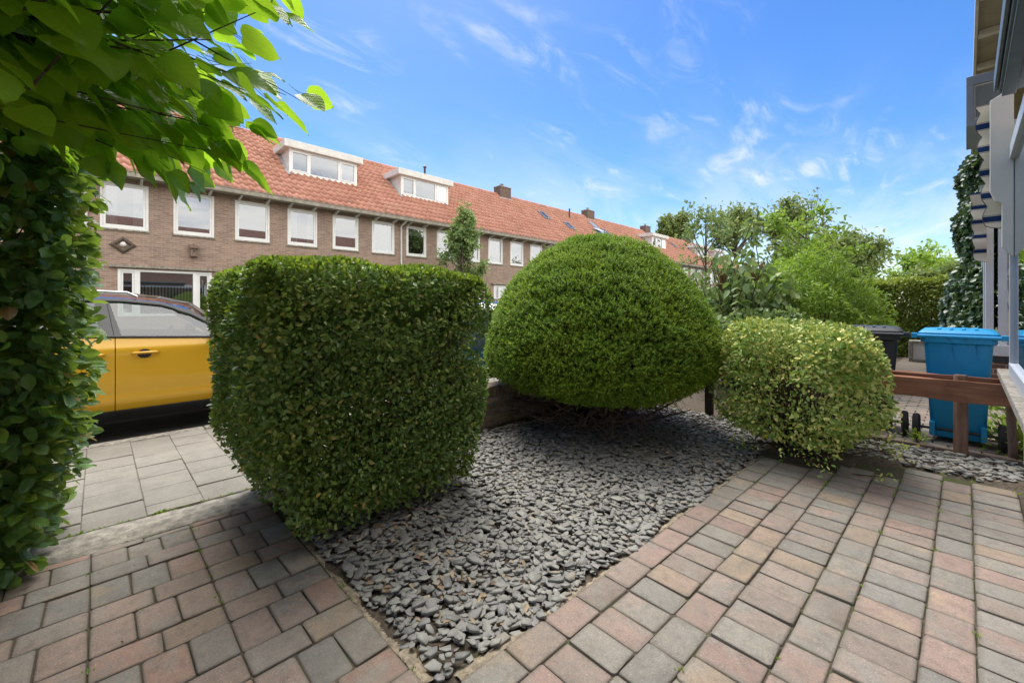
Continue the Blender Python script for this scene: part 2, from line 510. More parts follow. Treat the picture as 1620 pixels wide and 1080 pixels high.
MAT['red_wood'] = m_wood('stained_timber', (0.19, 0.075, 0.04), (0.36, 0.165, 0.09), 0.65, 1)
MAT['grey_wood'] = m_wood('weathered_timber', (0.14, 0.095, 0.07), (0.26, 0.19, 0.15), 0.8, 2)
MAT['dark_wood'] = m_wood('dark_stained_timber', (0.022, 0.015, 0.012), (0.05, 0.032, 0.026), 0.7, 2)
MAT['blue'] = m_plain('blue_plastic', (0.004, 0.28, 0.56), 0.45, 0.06, 5, 0.08, 180)
MAT['binblack'] = m_plain('dark_grey_plastic', (0.038, 0.040, 0.045), 0.5, 0.12, 5, 0.08, 180)
# ================================================================== GROUND
def flat(name, x0, x1, y0, y1, z, mat, kind='structure', nx=1, ny=1):
    xs = np.linspace(x0, x1, nx + 1); ys = np.linspace(y0, y1, ny + 1)
    V = [(x, y, z) for y in ys for x in xs]
    F = [(j * (nx + 1) + i, j * (nx + 1) + i + 1, (j + 1) * (nx + 1) + i + 1, (j + 1) * (nx + 1) + i) for j in range(ny) for i in range(nx)]
    o = link(name, np_mesh(name, V, F, mat))
    return tag(o, kind=kind)
def m_ground():
    b = NB('ground_grass')
    v = b.pos()
    c = b.ramp(b.noise(v, 3.0, 6, 0.7), [(0.3, (0.05, 0.06, 0.02)), (0.6, (0.075, 0.085, 0.03)), (0.8, (0.11, 0.10, 0.06))])
    return b.done(b.principled(c, 0.95, b.bump(b.noise(v, 60, 4), 0.6, 0.02), 0, 0.2))
MAT['ground'] = m_ground()
flat('ground', -400, 900, -400, 900, -0.16, MAT['ground'])
flat('road', -40, 120, 5.50, 12.6, -0.115, MAT['asphalt'])
def slabbox(name, x0, x1, y0, y1, z0, z1, mat):
    o = MB().box(x0, x1, y0, y1, z0, z1).build(name, mat)
    return tag(o, kind='structure')
slabbox('garden_soil', -8, 16, -3.0, 3.42, -0.155, -0.026, MAT['soil'])
MAT['joint_pale'] = m_plain('joint_grit', (0.15, 0.135, 0.105), 0.95, 0.4, 30, 0.6, 120, spec=0.2, space='pos')
pav = slabbox('pavement', -40, 120, 3.42, 5.40, -0.15, -0.0075, MAT['joint_pale'])
farpav = slabbox('far_pavement', -40, 120, 12.6, 14.3, -0.15, 0.0, MAT['slab'])
slabbox('far_garden', -40, 120, 14.3, 17.0, -0.15, -0.02, MAT['ground'])

# kerb stones, one metre each
kerb = tag(empty('kerb'), kind='structure')
km = MB().box(-0.497, 0.497, 0, 0.13, -0.13, 0.004).mesh('kerb_stone', MAT['concrete'], bevel=0.012, seg=2)
for i in range(-6, 24):
    link('kerb_stone', km, kerb, (i * 1.0 + 0.3, 5.405, random.uniform(-0.003, 0.003)))

# pavement slabs 0.29 m, laid in columns with a half-slab stagger
slab_me = [MB().box(-0.143, 0.143, -0.146, 0.146, -0.03, 0.0).mesh('slab', MAT['slab'], bevel=0.004, seg=1)]
ncol = 0
for i in range(-8, 26):
    x = -0.075 + 0.2885 * i + 0.144
    y = 3.425 if i % 2 == 0 else 3.425 + 0.155
    if i % 2:
        o = link('slab', slab_me[0], pav, (x, 3.425 + 0.0765, random.uniform(-0.004, 0.003)), scale=(1, 0.515, 1))
    while y + 0.1 < 5.40:
        h = min(0.297, 5.403 - y)
        o = link('slab', slab_me[0], pav, (x, y + h / 2, random.uniform(-0.004, 0.004)),
                 (random.gauss(0, 0.006), random.gauss(0, 0.006), random.gauss(0, 0.004)), (1, h / 0.297, 1))
        y += 0.297

# concrete threshold strip between pavement and path
b = MB()
xs = np.linspace(-1.3, 0.86, 26)
rows = []
for y, z in ((3.115, -0.06), (3.122, -0.008), (3.14, 0.0), (3.27, 0.004), (3.395, 0.0), (3.412, -0.01), (3.418, -0.06)):
    rows.append([(x, y + 0.006 * math.sin(x * 7 + y * 30) + random.uniform(-.003, .003), z + random.uniform(-.0025, .0025)) for x in xs])
b.grid(rows)
tag(b.build('threshold_strip', MAT['concrete'], smooth=60), kind='structure')

# ---- pavers: each stone its own object
def paver_mesh(seed):
    r = random.Random(seed)
    bm = bmesh.new()
    bmesh.ops.create_cube(bm, size=1.0)
    for v in bm.verts:
        v.co = Vector((v.co.x * 0.2075, v.co.y * 0.1375, v.co.z * 0.06 - 0.03))
    es = [e for e in bm.edges if abs(e.verts[0].co.x - e.verts[1].co.x) < 1e-6 and abs(e.verts[0].co.y - e.verts[1].co.y) < 1e-6]
    bmesh.ops.bevel(bm, geom=es, offset=0.012, segments=2, profile=0.5, affect='EDGES')
    top = [e for e in bm.edges if e.verts[0].co.z > -0.001 and e.verts[1].co.z > -0.001]
    bmesh.ops.bevel(bm, geom=top, offset=0.006, segments=2, profile=0.5, affect='EDGES')
    for v in bm.verts:
        if v.co.z > -0.02:
            v.co += Vector((r.gauss(0, .0011), r.gauss(0, .0011), r.gauss(0, .0007)))
    me = bpy.data.meshes.new('paver')
    bm.to_mesh(me); bm.free()
    for p in me.polygons: p.use_smooth = True
    me.set_sharp_from_angle(angle=R(50))
    me.materials.append(MAT['paver'])
    return me
PAV = [paver_mesh(i) for i in range(6)]
PAL_PATH = [((0.262, 0.195, 0.156), 7), ((0.228, 0.197, 0.163), 4), ((0.207, 0.198, 0.172), 3), ((0.305, 0.195, 0.146), 2), ((0.275, 0.21, 0.147), 1)]
PAL_PATIO = [((0.238, 0.217, 0.183), 7), ((0.285, 0.200, 0.164), 5), ((0.258, 0.207, 0.170), 6), ((0.29, 0.222, 0.158), 1), ((0.212, 0.200, 0.174), 3)]
def pick(pal):
    t = random.random() * sum(w for _, w in pal)
    for c, w in pal:
        t -= w
        if t <= 0: break
    f = random.uniform(0.88, 1.12)
    return (c[0] * f, c[1] * f, c[2] * f, 1)
def paver(parent, loc, rz, lx, ly, pal, name='paver'):
    """lx along local x (0.21 nominal), ly across (0.14 nominal)"""
    o = link(name, random.choice(PAV), parent, (loc[0], loc[1], random.gauss(0, 0.0022)),
             (random.gauss(0, 0.008), random.gauss(0, 0.008), rz + random.gauss(0, 0.008) + random.choice((0, math.pi))),
             (lx / 0.2125, ly / 0.1425, 1))
    o.color = pick(pal)
    return o
path = tag(empty('garden_path'), kind='structure')
def path_row(y0, y1, deep):
    for i in range(-3, 2):
        x0 = -0.028 + 0.411 * i
        n = 3 if deep else 2
        w = 0.411 / n
        for k in range(n):
            xc = x0 + (k + 0.5) * w
            if deep: paver(path, (xc, (y0 + y1) / 2), R(90), y1 - y0, w, PAL_PATH)
            else: paver(path, (xc, (y0 + y1) / 2), 0, w, y1 - y0, PAL_PATH)
path_row(3.060, 3.112, False)
path_row(2.885, 3.060, True)
path_row(2.748, 2.885, False)
yt = 2.748
while yt > -0.35:
    path_row(yt - 0.2125, yt, True)
    path_row(yt - 0.3565, yt - 0.2125, False)
    yt -= 0.3565

patio = tag(empty('patio'), kind='structure')
edges = [1.190, 1.047, 0.835, 0.690, 0.475, 0.330, 0.117, -0.028, -0.240]
for c in range(len(edges) - 1):
    y1, y0 = edges[c], edges[c + 1]
    narrow = (y1 - y0) < 0.18
    pitch = 0.2125 if narrow else 0.1437
    x = 0.843 if c == 0 else 0.84 + random.uniform(-0.02, 0.02)
    yc = (y0 + y1) / 2
    xe = 4.12 if yc > 0.62 else (4.40 if yc > 0.35 else (4.72 if yc > 0.05 else 4.60))
    while x + pitch < xe:
        p = hp(x + pitch / 2, yc)
        if narrow: paver(patio, p, TH, pitch, y1 - y0, PAL_PATIO)
        else: paver(patio, p, TH + R(90), y1 - y0, pitch, PAL_PATIO)
        x += pitch

# sand and moss in the joints
def m_joint():
    b = NB('joint_sand'); v = b.pos()
    c = b.ramp(b.noise(v, 70, 5, .7), [(.3, (.05, .042, .032)), (.7, (.13, .105, .075))])
    c = b.mix(b.range(b.noise(v, 4.5, 5, .65), .48, .62, 0, .8), c, (.06, .075, .022))
    return b.done(b.principled(c, .95, b.bump(b.noise(v, 160, 4), .6, .005), 0, .2))
MAT['joint'] = m_joint()
o = flat('joint_sand', -1.25, .795, -.35, 3.11, -.0085, MAT['joint'])
o = flat('joint_sand', .83, 4.58, -.24, 1.185, -.0085, MAT['joint']); o.rotation_euler.z = TH
# sandy mortar haunch along the slate bed
def haunch(name, pts, w, side):
    rows = []
    n = 70
    P = [Vector(p) for p in pts]
    L = (P[1] - P[0]).length
    d = (P[1] - P[0]).normalized()
    q = Vector((-d.y, d.x, 0)) * side
    prof = [(0.0, -0.014), (0.12, -0.009), (0.3, -0.011), (0.5, -0.014), (0.7, -0.019), (0.85, -0.024), (1.0, -0.045)]
    n = 260
    for u, z in prof:
        row = []
        for i in range(n + 1):
            s = i / n * L
            ww = w * (0.75 + 0.45 * math.sin(s * 9.1 + 1.3) * math.sin(s * 3.7) + 0.15 * math.sin(s * 31))
            pt = P[0] + d * s + q * (ww * u + random.uniform(-.002, .002))
            row.append((pt.x, pt.y, z + random.uniform(-.003, .003) - (0.012 if math.sin(s * 5.3) < -0.55 else 0)))
        rows.append(row)
    o = MB().grid(rows).build(name, MAT['mortar'], smooth=180)
    return tag(o, kind='structure')
haunch('mortar_edging', (hp(0.86, 1.194), hp(4.1, 1.194)), 0.075, 1)
haunch('mortar_edging', ((0.80, 2.5, 0), (0.80, 1.24, 0)), 0.07, 1)

# ---- slate chips
def chip_shape(seed):
    r = random.Random(seed)
    n = r.choice((4, 5, 5, 6))
    a = sorted((i + r.uniform(-0.36, 0.36)) / n * 2 * math.pi for i in range(n))
    el = r.uniform(0.48, 0.8)
    base = [(math.cos(t) * r_ * 0.5, math.sin(t) * r_ * 0.5 * el) for t in a for r_ in (r.uniform(0.68, 1.18),)]
    th = r.uniform(0.08, 0.17)
    tilt = (r.uniform(-.1, .1), r.uniform(-.1, .1))
    V = []
    for sc, z in ((0.95, 0.0), (1.0, th * 0.12), (1.0, th * 0.85), (0.955, th)):
        for x, y in base:
            V.append((x * sc, y * sc, z + (x * tilt[0] + y * tilt[1]) * z / th + r.uniform(-.01, .01)))
    F = []
    for k in range(3):
        for i in range(n):
            j = (i + 1) % n
            F += [(k * n + i, k * n + j, (k + 1) * n + j), (k * n + i, (k + 1) * n + j, (k + 1) * n + i)]
    for i in range(1, n - 1):
        F += [(0, i + 1, i), (3 * n, 3 * n + i, 3 * n + i + 1)]
    return np.array(V), np.array(F)
CHIPS = [chip_shape(100 + i) for i in range(14)]
CHIP_ME = []
for i, (V, F) in enumerate(CHIPS):
    me = np_mesh('slate_chip', V, F, MAT['slate']); CHIP_ME.append(me)
def chips_in(test, x0, x1, y0, y1, pitch, smin, smax, layers=((-0.026, 0.0), (-0.014, 0.012))):
    out = []
    for lz0, lz1 in layers:
        for x in np.arange(x0, x1, pitch):
            for y in np.arange(y0, y1, pitch):
                px_, py_ = x + rng.uniform(-.6, .6) * pitch, y + rng.uniform(-.6, .6) * pitch
                if not test(px_, py_): continue
                s = rng.uniform(smin, smax) * (1.0 if rng.random() > .12 else 1.35)
                out.append((px_, py_, rng.uniform(lz0, lz1), rng.normal(0, .14), rng.normal(0, .14), rng.uniform(0, 6.28), s, rng.integers(0, len(CHIPS))))
    return out
def joined_chips(name, items, parent):
    VV, FF, b0 = [], [], 0
    for (x, y, z, a, bb, c, s, k) in items:
        V, F = CHIPS[int(k)]
        Mx = np.array(Matrix.LocRotScale(None, Matrix.Rotation(c, 3, 'Z') @ Matrix.Rotation(a, 3, 'X') @ Matrix.Rotation(bb, 3, 'Y'), None).to_3x3())
        VV.append((V * s) @ Mx.T + np.array((x, y, z))); FF.append(F + b0); b0 += len(V)
    o = link(name, np_mesh(name, np.vstack(VV), np.vstack(FF), MAT['slate']), parent)
    return tag(o, kind='stuff')
def in_bed(x, y):
    yp = y + 0.035 * x
    if x < 0.845 + 0.015 * math.sin(y * 13) or yp < 1.215 + 0.025 * math.sin(x * 8.3): return False
    if y > 3.26 or x > 5.15: return False
    if x < 0.98 + (y - 1.2) * 0.02 and rng.random() < 0.2: return False
    if (x - 0.9) ** 2 + (y - 1.25) ** 2 < 0.03 and rng.random() < 0.35: return False
    if x > 3.3 and yp < 1.36 and rng.random() < 0.5: return False
    return True
bed = tag(empty('slate_bed', (0, 0, 0)), kind='structure')
items = chips_in(in_bed, 0.85, 5.2, 0.95, 3.3, 0.035, 0.028, 0.074, layers=((-0.024, -.006), (-0.014, 0.006)))
def cam_depth(x, y): return x * math.cos(YAW) + y * math.sin(YAW)
vis = [i for i, t in enumerate(items) if t[2] > -0.008 and not (0.7 < t[0] < 2.0 and t[1] > 2.25)]
vis.sort(key=lambda i: cam_depth(items[i][0], items[i][1]))
near = set(vis[:300])
for i in near:
    x, y, z, a, bb, c, s, k = items[i]
    link('slate_chip', CHIP_ME[int(k)], bed, (x, y, z), (a, bb, c), (s, s, s))
joined_chips('slate_chips', [t for i, t in enumerate(items) if i not in near], bed)
def in_strip(x, y):
    yp = y + 0.035 * x
    return 4.70 + 0.03 * math.sin(y * 9) < x + 0.10 * (yp - 0.1) < 5.30 and -0.30 < yp < 1.0
strip = tag(empty('slate_strip', (0, 0, 0)), kind='structure')
joined_chips('slate_chips', chips_in(in_strip, 4.5, 5.5, -0.6, 1.0, 0.042, 0.045, 0.085, layers=((-.02, .0), (-.01, .016))), strip)

# dirt drifted over the patio's far end, under the shrub
rows = []
for x in np.linspace(3.9, 5.36, 60):
    row = []
    for y in np.linspace(-.42, 1.25, 60):
        edge = 4.16 if y > .62 else (4.44 if y > .35 else 4.68)
        h_ = np.clip((x - edge + .03 + .09 * math.sin(y * 11 + x * 3) * math.sin(y * 5.3)) / .12, 0, 1)
        hh = hp(x, y)
        row.append((hh.x, hh.y, -.03 + h_ * (.038 + random.uniform(-.004, .004)) * (1 if x < 4.9 else max(0, 1 - (x - 4.9) / .3))))
    rows.append(row)
tag(MB().grid(rows).build('soil_drift', MAT['soil'], smooth=180), kind='structure')
# fallen leaves and crumbs on slate and paving: too small to count
def m_dead():
    b = NB('dead_leaf')
    return b.done(b.principled(b.ramp(b.rnd(), [(0, (0.26, 0.16, 0.08)), (0.5, (0.38, 0.30, 0.18)), (1, (0.16, 0.10, 0.06))]), 0.7))
MAT['dead'] = m_dead()
# ================================================================== FOLIAGE TOOLS
OVAL_V = np.array([(0, 0, 0), (.28, .25, .07), (.68, .24, .05), (1, 0, -.06), (.68, -.24, .05), (.28, -.25, .07)], float)
OVAL_F = np.array([(0, 1, 2, 3), (0, 3, 4, 5)])
LONG_V = OVAL_V * np.array((1, 0.55, 1.2))
def unit(v): return v / np.maximum(np.linalg.norm(v, axis=-1, keepdims=True), 1e-9)
def leaf_cloud(P, D, N, S, TV=OVAL_V, TF=OVAL_F):
    """P base, D leaf direction, N rough leaf normal, S length"""
    D = unit(D)
    B = unit(np.cross(N, D)); Nn = np.cross(D, B)
    n, k = len(P), len(TV)
    V = (P[:, None, :] + S[:, None, None] * (TV[None, :, 0:1] * D[:, None, :] + TV[None, :, 1:2] * B[:, None, :] + TV[None, :, 2:3] * Nn[:, None, :]))
    F = (TF[None] + (np.arange(n) * k)[:, None, None]).reshape(-1, TF.shape[1])
    return V.reshape(-1, 3), F
def rand_dirs(n): return unit(rng.normal(size=(n, 3)))
def lumps(P, amp, freq, seed=0):
    """cheap smooth 3d noise from sines"""
    r = np.random.default_rng(seed)
    out = np.zeros(len(P))
    for _ in range(7):
        k = r.normal(size=3) * freq
        out += np.sin(P @ k + r.uniform(0, 6.28))
    return out / 7 * amp * 1.8
def round_box_points(n, cx, cy, z0, z1, hx, hy, rad, faces=None):
    """points + normals on a rounded box"""
    hz = (z1 - z0) / 2; cz = (z0 + z1) / 2
    areas = {'x+': hy * hz, 'x-': hy * hz, 'y+': hx * hz, 'y-': hx * hz, 'z+': hx * hy * 1.25}
    if faces: areas = {k: a * faces.get(k, 1) for k, a in areas.items()}
    tot = sum(areas.values())
    PP, NN = [], []
    for f, a in areas.items():
        m = int(n * a / tot)
        u = rng.uniform(-1, 1, (m, 2))
        s = 1 if f[1] == '+' else -1
        if f[0] == 'x': p = np.c_[np.full(m, s * hx), u[:, 0] * hy, u[:, 1] * hz]
        elif f[0] == 'y': p = np.c_[u[:, 0] * hx, np.full(m, s * hy), u[:, 1] * hz]
        else: p = np.c_[u[:, 0] * hx, u[:, 1] * hy, np.full(m, s * hz)]
        q = np.clip(p, [-hx + rad, -hy + rad, -hz + 0.04], [hx - rad, hy - rad, hz - rad])
        nn = unit(p - q)
        PP.append(q + nn * rad * np.where(np.abs(p - q).max(1, keepdims=True) > 0, 1, 0)); NN.append(nn)
    P = np.vstack(PP) + np.array((cx, cy, cz)); N = np.vstack(NN)
    return P, N
def twigs(name, parent, roots, tips, r0=0.012, mat=None, bend=0.15, n=5):
    b = MB()
    for a, c in zip(roots, tips):
        a, c = Vector(a), Vector(c)
        L = (c - a).length
        m = (a + c) / 2 + Vector(rng.normal(size=3)) * L * bend * 0.5
        b.tube([a, a.lerp(m, .55), m, m.lerp(c, .5), c], [r0, r0 * .85, r0 * .65, r0 * .45, r0 * .2], n, cap=False)
    return b.build(name, mat or MAT['twig'], parent, smooth=180)

MAT['privet'] = m_leaf('privet_leaf', [(0, (0.070, 0.138, 0.032)), (0.35, (0.115, 0.201, 0.047)), (0.7, (0.186, 0.286, 0.065)), (0.93, (0.282, 0.371, 0.095)), (1, (0.410, 0.318, 0.105))], 0.33, 0.28, (0.35, 0.6, 0.08), patch=(1.9, (1.22, 1.08, 0.9)))
MAT['privet_new'] = m_leaf('privet_new_leaf', [(0, (0.10, 0.19, 0.02)), (0.5, (0.16, 0.25, 0.025)), (1, (0.24, 0.28, 0.03))], 0.4, 0.42, (0.45, 0.6, 0.05))
MAT['yew'] = m_leaf('yew_needle', [(0, (0.085, 0.168, 0.020)), (0.4, (0.152, 0.270, 0.026)), (0.75, (0.256, 0.388, 0.036)), (1, (0.378, 0.490, 0.050))], 0.5, 0.28, (0.42, 0.66, 0.05), patch=(2.6, (1.22, 1.1, 0.85)))
MAT['varieg'] = m_leaf('variegated_leaf', [(0, (0.121, 0.241, 0.037)), (0.3, (0.218, 0.367, 0.053)), (0.52, (0.363, 0.492, 0.084)), (0.72, (0.605, 0.641, 0.168)), (0.88, (0.847, 0.801, 0.294)), (1, (0.895, 0.756, 0.158))], 0.42, 0.2, (0.55, 0.62, 0.2))
MAT['beech'] = m_leaf('beech_leaf', [(0, (0.03, 0.085, 0.03)), (0.4, (0.045, 0.12, 0.034)), (0.75, (0.07, 0.16, 0.03)), (0.96, (0.14, 0.23, 0.03)), (1.0, (0.26, 0.15, 0.07))], 0.38, 0.34, (0.45, 0.62, 0.04), spec=0.45)
MAT['bigleaf'] = m_leaf('large_leaf', [(0, (0.055, 0.15, 0.016)), (0.5, (0.085, 0.21, 0.018)), (1, (0.13, 0.27, 0.02))], 0.36, 0.55, (0.5, 0.85, 0.03), spec=0.4)
MAT['shrub'] = m_leaf('shrub_leaf', [(0, (0.133, 0.250, 0.043)), (0.5, (0.208, 0.350, 0.051)), (1, (0.339, 0.467, 0.058))], 0.5, 0.35, (0.4, 0.6, 0.06), patch=(1.5, (1.25, 1.15, 0.9)))
MAT['grey_leaf'] = m_leaf('grey_green_leaf', [(0, (0.122, 0.212, 0.069)), (0.5, (0.203, 0.298, 0.099)), (1, (0.325, 0.384, 0.139))], 0.55, 0.3, (0.35, 0.5, 0.12))
MAT['olive'] = m_leaf('olive_green_leaf', [(0, (0.097, 0.157, 0.047)), (0.5, (0.166, 0.225, 0.066)), (1, (0.255, 0.304, 0.094))], 0.55, 0.3, (0.35, 0.45, 0.08))
MAT['ivy'] = m_leaf('ivy_leaf', [(0, (0.03, 0.07, 0.028)), (0.6, (0.055, 0.105, 0.045)), (1, (0.11, 0.16, 0.075))], 0.35, 0.15, (0.3, 0.45, 0.08))
MAT['hedge2'] = m_leaf('far_hedge_leaf', [(0, (0.143, 0.216, 0.034)), (0.5, (0.244, 0.323, 0.047)), (1, (0.406, 0.431, 0.075))], 0.5, 0.35, (0.45, 0.55, 0.06))
MAT['bud'] = m_plain('dry_flower_head', (0.26, 0.14, 0.07), 0.9, 0.3, 30)

def m_veined(name, stops, rough, trans, tcol, spec, nv, strength):
    b = NB(name)
    r = b.rnd()
    c = b.ramp(r, stops)
    s = b.n('ShaderNodeUVMap'); s.uv_map = 'leafuv'
    q = b.n('ShaderNodeSeparateXYZ'); b.l(s.outputs[0], q.inputs[0])
    ay = b.math('ABSOLUTE', b.math('SUBTRACT', q.outputs[1], 0.5))
    ph = b.math('FRACT', b.math('MULTIPLY', b.math('SUBTRACT', q.outputs[0], b.math('MULTIPLY', ay, 0.75)), nv))
    tri = b.math('ABSOLUTE', b.math('SUBTRACT', ph, 0.5))
    vein = b.math('MAXIMUM', b.range(tri, 0.08, 0.0), b.range(ay, 0.022, 0.006))
    c2 = b.mix(b.math('MULTIPLY', vein, 0.45), c, b.mix(1.0, c, (1.7, 1.5, 1.6), 'MULTIPLY'))
    nz = b.noise(b.pos(), 45, 3, 0.6)
    c2 = b.mix(b.range(nz, 0.35, 0.7, 0, 0.5), c2, b.mix(1.0, c2, (0.75, 0.8, 0.8), 'MULTIPLY'))
    nr = b.bump(b.math('ADD', tri, b.math('MULTIPLY', nz, 0.3)), strength, 0.006)
    sh = b.principled(c2, rough, nr, 0, spec)
    t = b.n('ShaderNodeBsdfTranslucent'); b.l(b.mix(0.55, c2, tcol), t.inputs['Color'])
    mx = b.n('ShaderNodeMixShader'); mx.inputs[0].default_value = trans
    b.l(sh, mx.inputs[1]); b.l(t.outputs[0], mx.inputs[2])
    return b.done(mx.outputs[0])
MAT['beech'] = m_veined('beech_leaf', [(0, (0.060, 0.149, 0.048)), (0.4, (0.085, 0.206, 0.056)), (0.75, (0.129, 0.273, 0.050)), (0.95, (0.259, 0.396, 0.048)), (1.0, (0.448, 0.247, 0.110))], 0.33, 0.34, (0.45, 0.62, 0.04), 0.6, 9.0, 0.7)
MAT['bigleaf'] = m_veined('large_leaf', [(0, (0.101, 0.235, 0.022)), (0.5, (0.160, 0.326, 0.024)), (1, (0.253, 0.425, 0.026))], 0.38, 0.58, (0.6, 0.92, 0.04), 0.45, 6.0, 0.35)
# ================================================================== PRIVET HEDGE BLOCK
def hedge_block():
    t = tag(empty('clipped_hedge', (1.33, 2.85, 0)), 'square clipped dark green hedge block between the path and the slate bed', 'hedge')
    def shape(P, N):
        z = P[:, 2]
        k = np.clip((0.55 - z) / 0.55, 0, 1)            # draws in towards the base
        P = P.copy()
        P[:, 0] = 1.33 + (P[:, 0] - 1.33) * (1 - np.where(P[:, 0] < 1.33, 0.31, 0.20) * k)
        P[:, 1] = 2.87 + (P[:, 1] - 2.87) * (1 - np.where(P[:, 1] < 2.87, 0.03, 0.12) * k)
        P += N * lumps(P, 0.045, 3.2, 5)[:, None] + N * lumps(P, 0.035, 9, 6)[:, None]
        return P
    def layer(n, inset, mat, name, smin, smax, faces=None, thin=None):
        P, N = round_box_points(n, 1.28, 2.87, 0.07, 1.515, 0.75, 0.62, 0.11, faces)
        P = shape(P, N) - N * (rng.uniform(0, 1, (len(P), 1)) ** 1.3 * inset)
        if thin:
            keep = lumps(P, 1, 4.5, 9) + lumps(P, .6, 11, 10) > thin
            keep |= P[:, 2] > 1.3
            P, N = P[keep], N[keep]
        n = len(P)
        D = N * 0.55 + rand_dirs(n) * 0.8 + np.array((0, 0, 0.15))
        Nn = N * 0.7 + rand_dirs(n) * 0.75 + np.array((0, 0, 0.45))
        V, F = leaf_cloud(P, D, Nn, rng.uniform(smin, smax, n))
        return tag(link(name, np_mesh(name, V - np.array(t.location), F, mat), t), kind='stuff')
    layer(80000, 0.34, MAT['privet'], 'foliage', 0.019, 0.038, thin=-0.75)
    layer(17000, 0.6, MAT['privet'], 'foliage', .035, .05)
    layer(24000, 0.035, MAT['privet'], 'foliage', 0.022, 0.036, thin=0.08)
    P, N = round_box_points(9000, 1.28, 2.87, 0.09, 1.515, 0.75, 0.62, 0.11, {'x+': .0, 'x-': .35, 'y-': .12, 'y+': .5, 'z+': 1.6})
    keep = (rng.uniform(size=len(P)) < np.clip((P[:, 2] - 1.2) / 0.25, 0.05, 1)) | (P[:, 1] > 3.2)
    P, N = shape(P[keep], N[keep]), N[keep]
    n = len(P)
    V, F = leaf_cloud(P, N * .7 + rand_dirs(n) * .6 + np.array((0, 0, .5)), N * .3 + rand_dirs(n), rng.uniform(.020, .034, n))
    tag(link('young_leaves', np_mesh('young_leaves', V - np.array(t.location), F, MAT['privet_new']), t), kind='stuff')
    roots, tips = [], []
    for i in range(420):
        x, y = rng.uniform(.8, 1.8), rng.uniform(2.4, 3.3)
        z = rng.uniform(.05, .9)
        roots.append((x, y, z)); tips.append((1.33 + (x - 1.33) * 1.25 + rng.normal(0, .05), 2.87 + (y - 2.87) * 1.2 + rng.normal(0, .05), min(1.42, z + rng.uniform(.15, .4))))
    for i in range(12):
        x, y = rng.uniform(.85, 1.8), rng.uniform(2.45, 3.3)
        roots.append((x, y, -.03)); tips.append((x + rng.normal(0, .1), y + rng.normal(0, .1), 1.2))
    o = twigs('branches', t, [np.array(r) - np.array(t.location) for r in roots], [np.array(r) - np.array(t.location) for r in tips], .008, MAT['deadtwig'])
    return t
hedge_block()

